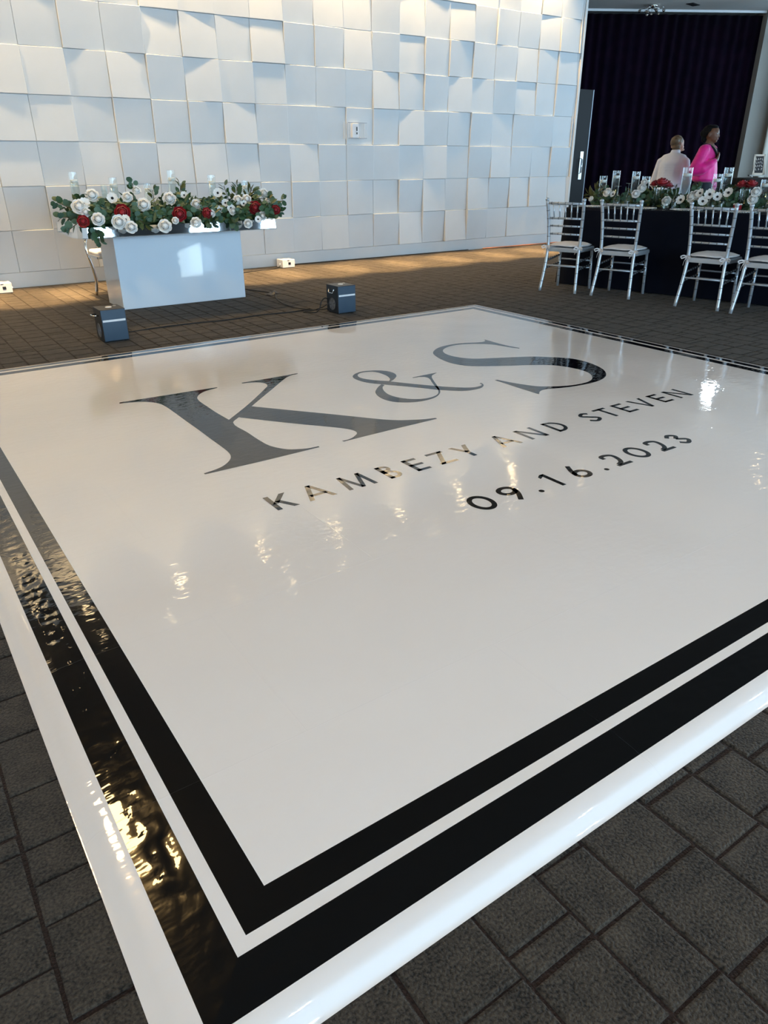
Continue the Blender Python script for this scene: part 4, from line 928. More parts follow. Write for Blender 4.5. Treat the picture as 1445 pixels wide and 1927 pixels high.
tag(clo, 'navy blue cloth hanging to the carpet around the long dining table', 'tablecloth')

# chiavari chairs: local +x is the way the sitter faces
def ringed(bm, pts, r, rings, n=8):
    tube(bm, pts, r, n)
def chiavari(label, loc, rz):
    e = empty('chiavari_chair', loc, rz, label, 'chair', 'silver chairs along the navy table')
    S = M['silver']
    def post(sy):
        return catmull([(-0.235, sy*0.205, 0.0), (-0.205, sy*0.192, 0.16), (-0.180, sy*0.180, 0.34), (-0.170, sy*0.178, 0.47), (-0.178, sy*0.183, 0.62), (-0.200, sy*0.192, 0.78), (-0.235, sy*0.203, 0.925)], 4)
    def at(pts, z):
        for a, b in zip(pts, pts[1:]):
            if a.z <= z <= b.z: return a+(b-a)*((z-a.z)/(b.z-a.z))
        return pts[-1]
    for sy in (-1, 1):
        P = post(sy)
        bm = bmesh.new(); tube(bm, P, 0.0165, 10); tube(bm, [P[-1]-Vector((0, 0, 0.004)), P[-1]+Vector((-0.002, 0, 0.012)), P[-1]+Vector((-0.004, 0, 0.022))], [0.019, 0.021, 0.008], 10)
        pb = bobj('back_post', bm, S, e, True)
        for z in (0.10, 0.20, 0.29, 0.56, 0.66, 0.74, 0.82):
            q = at(P, z); q2 = at(P, z+0.007); bm = bmesh.new(); tube(bm, [q, q2], 0.0182, 10); bobj('node_ring', bm, M['ring'], pb)
        F = [Vector((0.215, sy*0.190, 0)), Vector((0.205, sy*0.186, 0.22)), Vector((0.195, sy*0.182, 0.43))]
        bm = bmesh.new(); tube(bm, F, 0.0155, 10); lg = bobj('leg', bm, S, e, True)
        for z in (0.11, 0.19, 0.28):
            q = at(F, z); q2 = at(F, z+0.007); bm = bmesh.new(); tube(bm, [q, q2], 0.0172, 10); bobj('node_ring', bm, M['ring'], lg)
        # side stretchers with dark turned rings
        for zr, zf in ((0.315, 0.345), (0.235, 0.262)):
            a, b = at(P, zr), at(F, zf); bm = bmesh.new(); tube(bm, [a, b], 0.0085, 8); st = bobj('stretcher', bm, M['ring'], e, True)
            for k in range(1, 7):
                c = a+(b-a)*(k/7); d = (b-a).normalized()*0.007; bm = bmesh.new(); tube(bm, [c-d, c, c+d], [0.009, 0.014, 0.009], 8); bobj('turned_bead', bm, M['blackplastic'], st, True)
    PL, PR = post(1), post(-1)
    for z, r in ((0.895, 0.0125), (0.748, 0.0105), (0.672, 0.0095), (0.592, 0.0095)):
        a, b = at(PL, z), at(PR, z); bm = bmesh.new(); tube(bm, [a, b], r, 8); rl = bobj('back_rail', bm, S, e, True)
        for k in (0.12, 0.3, 0.5, 0.7, 0.88): c = a+(b-a)*k; d = (b-a).normalized()*0.004; bm = bmesh.new(); tube(bm, [c-d, c+d], r*1.18, 8); bobj('node_ring', bm, M['ring'], rl, True)
    for k in range(5):
        f = (k+1)/6; a = at(PL, 0.748).lerp(at(PR, 0.748), f); b = at(PL, 0.895).lerp(at(PR, 0.895), f); m_ = (a+b)/2
        bm = bmesh.new(); tube(bm, [a, a.lerp(b, 0.38), a.lerp(b, 0.45), a.lerp(b, 0.52), b], [0.0075, 0.0065, 0.010, 0.0065, 0.0075], 8); bobj('spindle', bm, S, e, True)
    F1, F2 = Vector((0.203, 0.185, 0)), Vector((0.203, -0.185, 0))
    for z in (0.30, 0.225): bm = bmesh.new(); tube(bm, [F1+Vector((0, 0, z)), F2+Vector((0, 0, z))], 0.0085, 8); bobj('stretcher', bm, S, e, True)
    bm = bmesh.new(); tube(bm, [at(PL, 0.27), at(PR, 0.27)], 0.0085, 8); bobj('stretcher', bm, S, e, True)
    bm = bmesh.new(); pl = [(-0.195, -0.185), (-0.195, 0.185), (0.17, 0.205), (0.205, 0.205), (0.222, 0.185), (0.222, -0.185), (0.205, -0.205), (0.17, -0.205)]
    prism(bm, pl, 0.413, 0.455); bmesh.ops.bevel(bm, geom=list(bm.edges), offset=0.008, segments=2, affect='EDGES'); bobj('seat_frame', bm, S, e)
    # pillow-shaped cushion with a crown and a gathered rim
    vs, fs = [], []; nr, na = 7, 36
    for lay in (1, -1):
        for i in range(nr+1):
            q = i/nr
            for k in range(na):
                a = 2*PI*k/na; sx = abs(math.cos(a))**0.5*math.copysign(1, math.cos(a)); sy = abs(math.sin(a))**0.5*math.copysign(1, math.sin(a))
                h = (1-q**3.2)*(0.030 if lay > 0 else 0.010)
                vs.append((0.015+0.208*sx*q, 0.205*sy*q, 0.472+lay*h+0.003*q*q*math.sin(a*9))) 
    for lay in range(2):
        b = lay*(nr+1)*na
        for i in range(nr):
            for k in range(na): f = (b+i*na+k, b+i*na+(k+1) % na, b+(i+1)*na+(k+1) % na, b+(i+1)*na+k); fs.append(f[::-1] if lay == 0 else f)
    cu = mesh('seat_cushion', vs, fs, M['cushion'], e, True); md = cu.modifiers.new('weld', 'WELD'); md.merge_threshold = 0.0005
    for sy in (-1, 1):
        q = at(post(sy), 0.462)
        for pts in ([(0, 0, 0), (-0.02, sy*0.03, 0.010), (-0.03, sy*0.055, 0.0), (-0.022, sy*0.045, -0.018), (0, 0, 0)], [(0, 0, 0), (-0.024, -sy*0.025, 0.008), (-0.034, -sy*0.045, -0.008), (-0.02, -sy*0.028, -0.016), (0, 0, 0)],
                    [(0, 0, 0), (-0.022, sy*0.012, -0.03), (-0.020, sy*0.022, -0.075)], [(0, 0, 0), (-0.024, -sy*0.012, -0.025), (-0.020, -sy*0.03, -0.06)]):
            C = catmull([q+Vector((-0.018, 0, 0))+Vector(p) for p in pts], 4)
            vs, fs = [], []
            for i, c in enumerate(C): vs += [(c.x, c.y, c.z+0.006), (c.x-0.001, c.y, c.z-0.006)]
            for i in range(len(C)-1): fs.append((2*i, 2*i+1, 2*i+3, 2*i+2))
            o = mesh('tie_ribbon', vs, fs, M['cushion'], cu); o.modifiers.new('t', 'SOLIDIFY').thickness = 0.002
        bm = bmesh.new(); tube(bm, [q+Vector((0, 0, -0.008)), q+Vector((0, 0, 0.008))], 0.0195, 10); bobj('tie_band', bm, M['cushion'], cu, True)
    return e
def heading(rc, fc): return math.atan2(fc[1]-rc[1], fc[0]-rc[0])
def chair_at(rc, ang, label):
    d = Vector((math.cos(ang), math.sin(ang), 0)); p = Vector((rc[0], rc[1], 0))+d*0.235
    return chiavari(label, (p.x, p.y, 0), ang)
chair_at((6.193, 5.623), math.radians(19.5), 'silver chiavari chair with white cushion at the table end beside the tiled wall')
chair_at((6.380, 5.060), math.radians(17.5), 'silver chiavari chair with white cushion, second along the table from the tiled wall')
chair_at((6.538, 4.149), math.radians(13.0), 'silver chiavari chair with white cushion, third along the table from the tiled wall')
chair_at((6.625, 3.610), math.radians(13.0), 'silver chiavari chair with white cushion, fourth along the table from the tiled wall')

# table setting
Z = TH
names = ['at the setting nearest the tiled wall', 'at the second setting from the tiled wall', 'at the third setting from the tiled wall', 'at the fourth setting from the tiled wall']
def charger(t, s, w_):
    p = T(t, s, Z); e = empty('charger_plate', tuple(p), 0, 'clear charger plate with silver beaded rim '+w_, 'plate', 'charger plates on the navy table')
    LATHE('plate', [(0, 0.004), (0.10, 0.004), (0.15, 0.010), (0.155, 0.012), (0.155, 0.008), (0.10, 0.0005), (0, 0.0005)], M['whiteplastic'], e, 32)
    bm = bmesh.new()
    for k in range(56): a = 2*PI*k/56; bmesh.ops.create_icosphere(bm, subdivisions=1, radius=0.0075, matrix=Matrix.Translation((0.158*math.cos(a), 0.158*math.sin(a), 0.011)))
    bobj('beaded_rim', bm, M['chrome'], e, True)
def inverted_glass(t, s, h, rb, hb, name, label, gp):
    """stemware standing on its rim: bowl down, foot up"""
    p = T(t, s, Z+0.003); e = empty(name, tuple(p), 0, label, 'glass', gp); th = 0.0016
    LATHE('bowl', [(rb, 0), (rb*1.08, hb*0.25), (rb*1.0, hb*0.6), (rb*0.55, hb*0.9), (0.006, hb)], M['glass'], e, 24)
    LATHE('stem', [(0, hb-0.002), (0.006, hb-0.002), (0.0038, hb+0.02), (0.0038, h-0.012), (0.008, h-0.004), (0, h-0.004)], M['glass'], e, 10)
    LATHE('foot', [(0, h-0.006), (0.010, h-0.005), (0.032, h-0.0015), (0.034, h), (0, h)], M['glass'], e, 24)
def cutlery(kind, t, s, ang, w_):
    p = T(t, s, Z+0.002); e = empty(kind, tuple(p), ang, 'silver table %s %s' % (kind.replace('table_', ''), w_), 'cutlery', 'silver cutlery on the navy table')
    bm = bmesh.new(); box(bm, -0.10, 0.02, -0.004, 0.004, 0, 0.004, 0.0015); bobj('handle', bm, M['chrome'], e)
    if kind == 'table_fork':
        bm = bmesh.new(); prism(bm, [(0.02, -0.005), (0.04, -0.012), (0.055, -0.012), (0.055, 0.012), (0.04, 0.012), (0.02, 0.005)], 0.001, 0.003); bobj('neck', bm, M['chrome'], e)
        for k in range(4): bm = bmesh.new(); box(bm, 0.054, 0.10, -0.012+0.0068*k, -0.0085+0.0068*k, 0.001, 0.003); bobj('tine', bm, M['chrome'], e)
    else:
        bm = bmesh.new(); prism(bm, [(0.02, -0.004), (0.11, -0.011), (0.125, -0.002), (0.12, 0.005), (0.02, 0.005)], 0.001, 0.003); bobj('blade', bm, M['chrome'], e)
for k, t in enumerate((0.25, 0.80, 1.295, 1.83)):
    charger(t, 0.178, names[k])
    cutlery('table_fork', t-0.19, 0.125, TROT, names[k]); cutlery('table_knife', t+0.19, 0.125, TROT, names[k])
GLASSES = ((0.45, 0.56), (1.01, 1.095), (1.49, 1.575), (2.05, 2.14))
for k, (tg, tf) in enumerate(GLASSES):
    inverted_glass(tg, 0.315, 0.215, 0.040, 0.125, 'wine_glass', 'wine glass turned upside down '+names[k], 'upside down wine glasses')
    inverted_glass(tf, 0.335, 0.245, 0.027, 0.13, 'champagne_flute', 'champagne flute turned upside down '+names[k], 'upside down flutes')
for (t, s, zt, r, lab) in ((0.14, 0.55, 1.14, 0.042, 'clear cylinder vase with floating candle at the end of the table garland'), (0.27, 0.60, 1.195, 0.042, 'tall clear cylinder vase with floating candle beside the black door leaf'), (0.53, 0.55, 1.188, 0.042, 'tall clear cylinder vase with floating candle next to a shorter one'),
                           (0.61, 0.64, 1.138, 0.042, 'shorter clear cylinder vase with floating candle behind the white blooms'), (1.10, 0.55, 1.228, 0.050, 'tall wide cylinder vase with floating candle in front of the pink blouse'), (1.485, 0.66, 1.228, 0.045, 'tallest cylinder vase with floating candle beside the person in pink'),
                           (1.43, 0.53, 1.169, 0.045, 'cylinder vase with floating candle standing before the tallest one'), (1.91, 0.55, 1.118, 0.050, 'clear cylinder vase with floating candle by the white bloom near the framed sign')):
    candle_cylinder('cylinder_vase', tuple(T(t, s, Z)), r, zt-Z, lab, 'candle vases on the navy table', 0.80)
for (t, s, zt, blooms, lab) in ((0.84, 0.47, 1.06, [(-0.045, 0, 0.035, 0.055), (0.04, -0.02, 0.045, 0.075), (0.085, 0.03, 0.020, 0.06)], 'glass vase of red peonies in front of the person in white'), (1.745, 0.47, 1.06, [(-0.04, 0, 0.04, 0.062), (0.05, 0, 0.045, 0.062), (0.0, 0.05, 0.03, 0.055)], 'glass vase of red peonies near the framed sign')):
    e = empty('flower_vase', tuple(T(t, s, Z)), 0, lab, 'vase', 'vases of red peonies')
    h = zt-Z-0.03; r = 0.045
    LATHE('glass_wall', [(0, 0.001), (r*0.9, 0.001), (r, 0.006), (r, h)], M['glass'], e, 24)
    for i, (a, b, c, rr) in enumerate(blooms):
        q = tu*a+tv*b+Vector((0, 0, h+c)); bl = bloom('red', q, Vector((tu*a*4+tv*(b-0.06)*4+Vector((0, 0, 1)))), rr, e, i)
        o_ = tu*a+tv*b; o_ = o_*(min(1, 0.036/max(o_.length, 1e-6))); TUBE('flower_stem', [tuple(q-Vector((0, 0, 0.01))), tuple(o_+Vector((0, 0, h+0.002))), tuple(o_*0.9+Vector((0, 0, h-0.03))), tuple(o_*0.3+Vector((0, 0, 0.012)))], 0.004, M['leaf1'], e, 6)
e = empty('red_votive', tuple(T(1.73, 0.375, Z)), 0, 'small red glass votive with a white beaded rim behind the beaded plate', 'votive')
LATHE('cup', [(0, 0), (0.03, 0), (0.042, 0.025), (0.038, 0.062), (0.034, 0.062), (0.036, 0.025), (0, 0.006)], M['redpetal'], e, 16)
bm = bmesh.new()
for k in range(12): a = 2*PI*k/12; bmesh.ops.create_icosphere(bm, subdivisions=1, radius=0.009, matrix=Matrix.Translation((0.036*math.cos(a), 0.036*math.sin(a), 0.066)))
bobj('beaded_rim', bm, M['wax'], e, True)
# garland along the table
gt = empty('table_garland', tuple(T(0, 0.57, Z)), 0, 'leafy garland with white anemones running down the middle of the navy table', 'garland'); GT = T(0, 0.57, Z)
R = random.Random(33)
def tpath(t): return tu*(0.02+2.75*t)+Vector((0, 0, 0.045))+tv*(0.045+0.015*math.sin(9*t))
def trad(t):
    e_ = min(1, t/0.05+0.35); return 0.205*e_, (0.125+0.04*math.sin(21*t+2)+0.03*math.sin(47*t))*e_
items = garland_leaves(tpath, trad, 1900, R, -tv)
for (t, s, z), d, n, L, kind in (((0.08, 0.5, 0.06), (-1, 0, 0.8), 14, 0.10, 2), ((0.10, 0.5, 0.10), (-0.3, 0, 1), 14, 0.08, 2), ((1.22, 0.5, 0.12), (0.3, 0, 1), 12, 0.12, 1), ((1.67, 0.43, 0.10), (-0.1, 0, 1), 14, 0.09, 1), ((0.68, 0.42, 0.05), (0.2, -1, 0.1), 10, 0.10, 1), ((1.00, 0.5, 0.12), (0.2, 0, 1), 8, 0.08, 0), ((1.20, 0.43, 0.05), (0.4, -1, 0.3), 14, 0.09, 0)):
    dd = (tu*d[0]+tv*d[1]+Vector((0, 0, d[2]))).normalized(); p0 = tu*t+tv*(s-0.57)+Vector((0, 0, z))
    for k in range(n):
        f = (k+0.5)/n; sd = Vector((R.gauss(0, 1), R.gauss(0, 1), R.gauss(0, 1))); sd = (sd-dd*sd.dot(dd)).normalized()
        items.insert(0, (leaf_matrix(p0+dd*L*f, dd*0.8+sd*0.8, sd.cross(dd)-tv*0.8, R.uniform(0.9, 1.4)), kind, {0: 0, 1: R.choice((1, 0)), 2: 2}[kind]))
    TUBE('stem', [tuple(p0-dd*0.04), tuple(p0+dd*L*0.9)], 0.0035, M['stem'], gt, 5)
TFL = (('rose', 0.31, 0.33, 0.971, 0.05), ('anem', 0.38, 0.33, 0.955, 0.035), ('rose', 0.68, 0.40, 1.02, 0.050), ('rose', 0.685, 0.42, 1.08, 0.036), ('rose', 0.66, 0.30, 0.963, 0.045), ('anem', 1.145, 0.36, 0.915, 0.05), ('rose', 1.00, 0.34, 0.90, 0.05),
                                        ('rose', 1.26, 0.36, 0.945, 0.06), ('rose', 1.31, 0.36, 0.965, 0.055), ('anem', 1.35, 0.33, 0.985, 0.045), ('anem', 1.45, 0.33, 0.975, 0.055), ('anem', 1.53, 0.33, 0.955, 0.045), ('anem', 1.635, 0.33, 0.995, 0.050), ('rose', 1.90, 0.33, 1.005, 0.050), ('rose', 1.88, 0.33, 0.935, 0.050), ('anem', 2.1, 0.33, 0.95, 0.05), ('rose', 2.3, 0.33, 0.96, 0.05), ('rose', 0.10, 0.36, 0.90, 0.03), ('anem', 1.40, 0.30, 0.91, 0.05))
TFL = [(kind, t-0.02, s+0.06, z, r) for kind, t, s, z, r in TFL]
TV = [(t, s, r+0.001, 0.8, 1.3) for t, s, r in ((0.14, 0.55, 0.042), (0.27, 0.60, 0.042), (0.53, 0.55, 0.042), (0.61, 0.64, 0.042), (1.10, 0.55, 0.050), (1.485, 0.66, 0.045), (1.43, 0.53, 0.045), (1.91, 0.55, 0.050), (0.84, 0.47, 0.045), (1.745, 0.47, 0.045), (1.73, 0.375, 0.052))]
TV += [(t, s, r, 0.8, 1.1) for g_, f_ in GLASSES for t, s, r in ((g_, 0.315, 0.044), (f_, 0.335, 0.036))]
TV += [(t, s, 0.11, 1.02, 1.2) for t, s in ((0.87, 0.47), (1.745, 0.48))]
TVW = [(T(t, s).x, T(t, s).y, r, z0, z1) for t, s, r, z0, z1 in TV]
place_leaves(gt, settle(clear_of(items, GT, [(T(t, s, z), r) for kind, t, s, z, r in TFL]), GT, TVW, Z), 260)
bm = bmesh.new(); tube(bm, [tu*(0.10+2.6*k/14)+tv*0.185+Vector((0, 0, 0.038)) for k in range(15)], 0.036, 8); bobj('garland_core', bm, M['leaf1'], gt)
for i, (kind, t, s, z, r) in enumerate(TFL):
    bloom(kind, tu*t+tv*(s-0.57)+Vector((0, 0, z-Z)), -tv*1.0+tu*R.gauss(0, 0.3)+Vector((0, 0, 0.5)), r, gt, i)

# ------------------------------------------------------------------ bar table with framed sign (beyond the dining table)
bx = Vector((13.18, 7.52, 0))
bt = empty('bar_table', tuple(bx), math.radians(-35), 'tall table under a plain black cloth in front of the ivory drape', 'table')
bm = bmesh.new(); rings = []
for off, z in ((0, 1.03), (0.008, 1.022), (0.012, 0.9), (0.03, 0.02)):
    rr = []
    for i, (a, b) in enumerate((((-0.46, -0.35), (1.3, -0.35)), ((1.3, -0.35), (1.3, 0.35)), ((1.3, 0.35), (-0.46, 0.35)), ((-0.46, 0.35), (-0.46, -0.35)))):
        for k in range(24):
            t = k/24; x, y = a[0]+(b[0]-a[0])*t, a[1]+(b[1]-a[1])*t; nx, ny = ((0, -1), (1, 0), (0, 1), (-1, 0))[i]
            f = off+off*0.5*math.sin(k*1.3+i); rr.append(bm.verts.new((x+nx*f, y+ny*f, z)))
    rings.append(rr)
for a, b in zip(rings, rings[1:]):
    for k in range(96): bm.faces.new((a[k], b[k], b[(k+1) % 96], a[(k+1) % 96]))
bm.faces.new(rings[0]); bobj('black_cloth', bm, M['blackcloth'], bt, True)
sg = empty('framed_sign', tuple(bx+Vector((-0.02, 0.10, 1.034))), math.radians(-35), 'black sign with white lettering in a pale frame on a small easel', 'sign')
tilt = math.radians(-14)
def sp(x, y, z): return Vector((x, y*math.cos(tilt)-z*math.sin(tilt)*-1 if False else y+z*math.tan(-tilt), z))
def slab(name, x0, x1, z0, z1, y0, y1, mat, par):
    vs = [sp(x, y, z) for z in (z0, z1) for y in (y0, y1) for x in (x0, x1)]
    return mesh(name, vs, [(0, 1, 3, 2), (4, 6, 7, 5), (0, 4, 5, 1), (2, 3, 7, 6), (0, 2, 6, 4), (1, 5, 7, 3)], mat, par)
slab('sign_panel', -0.075, 0.075, 0.07, 0.33, -0.008, 0.0, M['blackplastic'], sg)
for d in ((-0.10, -0.072, 0.04, 0.36), (0.072, 0.10, 0.04, 0.36), (-0.10, 0.10, 0.33, 0.36), (-0.10, 0.10, 0.04, 0.07)): slab('frame_bar', *d, -0.012, 0.004, M['sheer'], sg)
slab('ledge', -0.16, 0.16, 0.022, 0.04, -0.04, 0.03, M['steel'], sg)
for x in (-0.11, 0.11): TUBE('easel_leg', [(x, -0.03, 0.0), (x, -0.01, 0.03), (x*0.5, 0.09, 0.36)], 0.007, M['steel'], sg, 6)
TUBE('easel_leg', [(0, 0.085, 0.34), (0, 0.20, 0.0)], 0.007, M['steel'], sg, 6)
R = random.Random(12)
for k in range(4):
    z = 0.285-0.052*k; n = R.choice((3, 4))
    for i in range(n):
        x = -0.05+0.10*i/(n-1); slab('lettering_stroke', x-0.009, x-0.004, z-0.016, z+0.016, -0.0095, -0.0075, M['wax'], sg); slab('lettering_stroke', x-0.009, x+0.010, z-0.016+0.012*(i % 3), z-0.011+0.012*(i % 3), -0.0095, -0.0075, M['wax'], sg)

# ------------------------------------------------------------------ people
def solid(name, chains, mat, parent, voxel=0.010, smooth=4):
    """one continuous surface grown around chains of ellipsoids (x, y, z, rx, ry, rz)"""
    bm = bmesh.new()
    for chn in chains:
        for a, b in zip(chn, chn[1:] if len(chn) > 1 else chn):
            L = math.dist(a[:3], b[:3]); n = max(1, int(L/(0.35*min(min(a[3:]), min(b[3:])))))
            for k in range(n+1):
                t = k/n; q = [a[i]+(b[i]-a[i])*t for i in range(6)]
                bmesh.ops.create_icosphere(bm, subdivisions=2, radius=1, matrix=Matrix.Translation(q[:3]) @ Matrix.Diagonal((q[3], q[4], q[5], 1)))
    me = bpy.data.meshes.new('tmp'); bm.to_mesh(me); bm.free()
    o = bpy.data.objects.new('tmp', me); COL.objects.link(o)
    md = o.modifiers.new('r', 'REMESH'); md.mode = 'VOXEL'; md.voxel_size = voxel
    ms = o.modifiers.new('s', 'SMOOTH'); ms.iterations = smooth; ms.factor = 0.5
    dg = bpy.context.evaluated_depsgraph_get(); dg.update()
    m2 = bpy.data.meshes.new_from_object(o.evaluated_get(dg)); bpy.data.objects.remove(o); bpy.data.meshes.remove(me)
    m2.name = name; m2.materials.clear()
    return link(name, m2, mat, parent, True)
def s3(x, y, z, r): return (x, y, z, r, r, r)
def hand(base, d, pn, thumb, r=0.0085, L=0.075, curl=0.5):
    """palm at base along d; pn = palm normal (fingers curl towards it); thumb = side the thumb leaves"""
    base, d, pn, th = Vector(base), Vector(d).normalized(), Vector(pn).normalized(), Vector(thumb).normalized()
    ch = [[s3(*(base+th*x*0.03), 0.014), s3(*(base+d*0.075+th*x*0.034), 0.0115)] for x in (-0.9, -0.3, 0.3, 0.9)]
    for x, l in ((-0.95, 0.78), (-0.32, 0.95), (0.32, 1.0), (0.95, 0.92)):
        p = base+d*0.075+th*x*0.034; q1 = p+d*L*0.45*l+pn*0.004; dd = (d*math.cos(curl)+pn*math.sin(curl)).normalized(); q2 = q1+dd*L*0.33*l; d3 = (d*math.cos(1.9*curl)+pn*math.sin(1.9*curl)).normalized(); q3 = q2+d3*L*0.25*l
        ch.append([s3(*p, r), s3(*q1, r*0.95), s3(*q2, r*0.88), s3(*q3, r*0.75)])
    p = base+d*0.015+th*0.03; q1 = p+(th*0.8+d*0.6)*0.032; q2 = q1+(d*0.9+pn*0.3+th*0.1)*0.03
    ch.append([s3(*p, 0.012), s3(*q1, 0.0105), s3(*q2, 0.0085)])
    return ch
def person_root(name, x, y, ang, label):
    return empty(name, (x, y, 0), ang, label, 'person')
rx = Vector((math.cos(YAW), -math.sin(YAW), 0)); tx = Vector((-math.sin(YAW), -math.cos(YAW), 0))

# person in the pink blouse: local +x = way she faces, +y = her left
f = (rx*0.80+tx*0.60).normalized()
wo = person_root('person', 8.96, 5.90, math.atan2(f.y, f.x), 'person in a hot pink blouse with black neck trim, one hand held to the chest')
hz = 1.585
body = [[s3(-0.015, 0, 1.42, 0.058), (0.0, 0, 1.48, 0.050, 0.050, 0.04), (0.015, 0, 1.54, 0.047, 0.048, 0.04)],                                   # neck
        [(0.012, 0, hz+0.015, 0.088, 0.070, 0.085), (0.030, 0, hz-0.045, 0.066, 0.056, 0.052)],                                                  # skull, jaw
        [(0.062, 0, hz-0.078, 0.026, 0.028, 0.018)], [(0.092, 0, hz-0.022, 0.016, 0.014, 0.020), (0.084, 0, hz+0.006, 0.010, 0.010, 0.016)],       # chin, nose
        [(0.072, 0.026, hz-0.025, 0.018, 0.020, 0.018)], [(0.072, -0.026, hz-0.025, 0.018, 0.020, 0.018)], [(0.083, 0, hz-0.054, 0.011, 0.022, 0.010)],  # cheeks, lips
        [(0.078, 0.025, hz+0.024, 0.012, 0.022, 0.008)], [(0.078, -0.025, hz+0.024, 0.012, 0.022, 0.008)],                                          # brows
        [(0.0, 0.073, hz-0.012, 0.016, 0.008, 0.028)], [(0.0, -0.073, hz-0.012, 0.016, 0.008, 0.028)],                                             # ears
        [(0, 0, 1.36, 0.085, 0.14, 0.085), (0, 0, 1.14, 0.088, 0.125, 0.09), (0, 0, 0.95, 0.105, 0.155, 0.09)],                                       # trunk
        [s3(0, -0.155, 1.41, 0.050), s3(-0.05, -0.20, 1.17, 0.042), s3(0.07, -0.17, 1.235, 0.036), s3(0.135, -0.10, 1.30, 0.026)],                   # right arm to the chest
        [s3(0, 0.155, 1.41, 0.050), s3(0.02, 0.20, 1.14, 0.042), s3(0.09, 0.20, 0.92, 0.028)]]                                                    # left arm hanging
body += hand((0.150, -0.080, 1.315), (-0.12, 0.93, 0.22), (-1, 0, -0.1), (0.1, -0.2, 0.95), curl=0.35)
body += hand((0.095, 0.20, 0.90), (0.15, 0, -1), (0, -1, 0), (1, 0, 0.1), curl=0.5)
for s in (-1, 1): body.append([s3(0, s*0.085, 0.92, 0.085), s3(0.005, s*0.09, 0.50, 0.055), s3(-0.01, s*0.09, 0.10, 0.038), (0.05, s*0.09, 0.045, 0.10, 0.04, 0.03)])
bd = solid('body', body, M['skin_dark'], wo, 0.0075, 3)
blouse = [[(-0.01, 0, 1.435, 0.080, 0.150, 0.055), (0.0, 0, 1.34, 0.118, 0.172, 0.08), (0.01, 0, 1.18, 0.134, 0.182, 0.08), (0.005, 0, 1.09, 0.146, 0.195, 0.055)],
          [(0, -0.165, 1.415, 0.068, 0.060, 0.060), (-0.055, -0.215, 1.20, 0.080, 0.072, 0.080), (0.02, -0.20, 1.205, 0.072, 0.068, 0.070), (0.085, -0.155, 1.250, 0.056, 0.052, 0.050), (0.125, -0.115, 1.290, 0.036, 0.034, 0.032)],
          [(0, 0.165, 1.415, 0.068, 0.060, 0.060), (0.02, 0.215, 1.20, 0.075, 0.066, 0.08), (0.06, 0.215, 1.00, 0.066, 0.060, 0.06), (0.08, 0.205, 0.945, 0.040, 0.038, 0.03)]]
bl = solid('blouse', blouse, M['pink'], wo, 0.010, 3)
# V neck: dark trim and the skin inside it
V = [(-0.045, -0.080, 1.480), (0.030, -0.072, 1.462), (0.088, -0.045, 1.415), (0.128, 0.0, 1.325), (0.088, 0.045, 1.415), (0.030, 0.072, 1.462), (-0.045, 0.080, 1.480)]
bm = bmesh.new(); tube(bm, catmull(V, 4, False, 170), 0.012, 8); bobj('neck_trim', bm, M['blackcloth'], bl, True)
vs = [(0.038, -0.060, 1.470), (0.096, -0.035, 1.415), (0.131, 0, 1.335), (0.096, 0.035, 1.415), (0.038, 0.060, 1.470), (0.055, 0, 1.485)]
mesh('neckline_skin', vs, [(5, 0, 1), (5, 1, 2), (5, 2, 3), (5, 3, 4)], M['skin_dark'], bd, True)
hair = [[(-0.022, 0, hz+0.030, 0.082, 0.076, 0.078)], [(-0.085, 0, hz+0.012, 0.042, 0.045, 0.045)], [(-0.07, 0, hz-0.05, 0.035, 0.05, 0.04)], [(0.02, 0, hz+0.072, 0.060, 0.060, 0.030)]]
solid('hair', hair, M['hair_black'], wo, 0.008, 2)
for s in (-1, 1):
    for nm, r, dx, mt in (('eye', 0.0105, 0.083, 'eyewhite'), ('pupil', 0.0062, 0.0895, 'hair_black')):
        bm = bmesh.new(); bmesh.ops.create_icosphere(bm, subdivisions=2, radius=r, matrix=Matrix.Translation((dx-0.004, s*0.027, hz+0.006))); bobj(nm, bm, M[mt], bd, True)
bm = bmesh.new(); bmesh.ops.create_icosphere(bm, subdivisions=2, radius=1, matrix=Matrix.Translation((0.0915, 0, hz-0.054)) @ Matrix.Diagonal((0.006, 0.019, 0.0075, 1))); bobj('lips', bm, M['lip'], bd, True)
tr = [[(0, 0, 1.02, 0.118, 0.160, 0.06), (0, 0, 0.96, 0.128, 0.178, 0.08)]]+[[s3(0, s*0.085, 0.92, 0.100), s3(0.005, s*0.09, 0.50, 0.078), (-0.005, s*0.09, 0.10, 0.07, 0.06, 0.05)] for s in (-1, 1)]
solid('trousers', tr, M['trousers'], wo, 0.012, 3)
for s in (-1, 1): solid('shoe', [[(-0.01, s*0.09, 0.042, 0.055, 0.046, 0.042), (0.11, s*0.09, 0.030, 0.060, 0.044, 0.030)]], M['shoe'], wo, 0.010, 2)

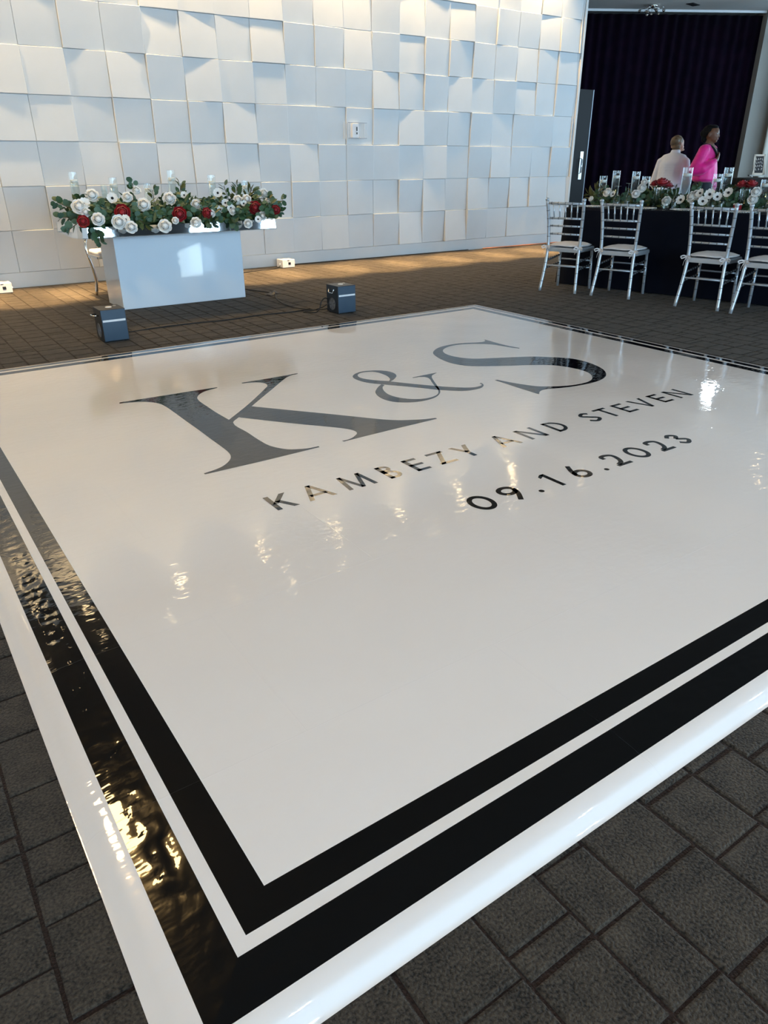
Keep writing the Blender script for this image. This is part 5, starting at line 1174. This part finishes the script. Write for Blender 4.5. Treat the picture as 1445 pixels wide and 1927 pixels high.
# person in the white coat, seen from behind, leaning a little, head turned
f = (-tx*0.82+rx*0.57).normalized()
po = person_root('person', 9.02, 6.42, math.atan2(f.y, f.x), 'person in a white chef coat seen from behind, fair hair pinned up')
hz = 1.485; hx = 0.10
body = [[s3(0.035, 0, 1.30, 0.055), s3(0.06, 0.0, 1.37, 0.046), s3(hx-0.01, 0, 1.43, 0.046)], [(hx, -0.005, hz+0.01, 0.080, 0.074, 0.083), (hx+0.02, -0.02, hz-0.045, 0.058, 0.056, 0.05)],
        [(hx+0.055, -0.055, hz-0.03, 0.018, 0.018, 0.018)], [(hx+0.03, -0.068, hz-0.062, 0.022, 0.022, 0.016)], [(hx-0.01, -0.072, hz-0.02, 0.015, 0.008, 0.026)], [(hx-0.03, 0.066, hz-0.02, 0.015, 0.008, 0.026)],
        [(0.005, 0, 1.24, 0.075, 0.13, 0.08), (-0.03, 0, 1.05, 0.085, 0.12, 0.09), (-0.04, 0, 0.90, 0.11, 0.16, 0.09)],
        [s3(0.02, -0.150, 1.28, 0.044), s3(0.03, -0.20, 1.03, 0.040), s3(0.13, -0.17, 0.90, 0.028)], [s3(0.02, 0.150, 1.28, 0.044), s3(0.03, 0.21, 1.03, 0.040), s3(0.14, 0.17, 0.92, 0.028)]]
body += hand((0.145, -0.165, 0.885), (0.7, 0, -0.6), (0.2, 0.6, -0.4), (0.3, 0.9, 0.2), curl=0.5); body += hand((0.155, 0.165, 0.905), (0.7, 0, -0.6), (0.2, -0.6, -0.4), (0.3, -0.9, 0.2), curl=0.5)
for s in (-1, 1): body.append([s3(-0.04, s*0.085, 0.88, 0.085), s3(-0.02, s*0.09, 0.48, 0.055), s3(-0.04, s*0.09, 0.10, 0.038), (0.02, s*0.09, 0.045, 0.10, 0.04, 0.03)])
bd = solid('body', body, M['skin_light'], po, 0.0075, 3)
coat = [[(0.030, 0, 1.335, 0.080, 0.165, 0.055), (0.010, 0, 1.25, 0.125, 0.180, 0.08), (-0.03, 0, 1.03, 0.128, 0.170, 0.08), (-0.045, 0, 0.86, 0.150, 0.192, 0.07)],
        [(0.02, -0.150, 1.280, 0.066, 0.062, 0.056), (0.035, -0.210, 1.03, 0.056, 0.052, 0.06), (0.125, -0.175, 0.92, 0.042, 0.040, 0.040)], [(0.02, 0.150, 1.280, 0.066, 0.062, 0.056), (0.035, 0.220, 1.03, 0.056, 0.052, 0.06), (0.135, 0.175, 0.935, 0.042, 0.040, 0.040)],
        [(0.05, 0, 1.375, 0.064, 0.064, 0.026), (0.062, 0, 1.415, 0.058, 0.060, 0.016)]]
co = solid('chef_coat', coat, M['chef'], po, 0.010, 3)
bm = bmesh.new(); box(bm, -0.178, -0.150, -0.10, 0.10, 1.005, 1.035, 0.004); bobj('waist_tab', bm, M['chef'], co)
for y in (-0.075, 0.075): TUBE('coat_button', [(-0.176, y, 1.02), (-0.182, y, 1.02)], 0.008, M['wax'], co, 10)
hair = [[(hx-0.018, 0.010, hz+0.030, 0.088, 0.082, 0.082)], [(hx-0.090, 0.012, hz+0.040, 0.045, 0.055, 0.046)], [(hx-0.055, 0.0, hz-0.035, 0.045, 0.058, 0.035)]]
solid('hair', hair, M['hair_fair'], po, 0.008, 2)
tr = [[(-0.045, 0, 0.90, 0.115, 0.165, 0.07)]]+[[s3(-0.04, s*0.085, 0.88, 0.098), s3(-0.02, s*0.09, 0.48, 0.078), (-0.035, s*0.09, 0.10, 0.07, 0.06, 0.05)] for s in (-1, 1)]
solid('trousers', tr, M['trousers'], po, 0.012, 3)
for s in (-1, 1): solid('shoe', [[(-0.04, s*0.09, 0.042, 0.055, 0.046, 0.042), (0.08, s*0.09, 0.030, 0.060, 0.044, 0.030)]], M['shoe'], po, 0.010, 2)
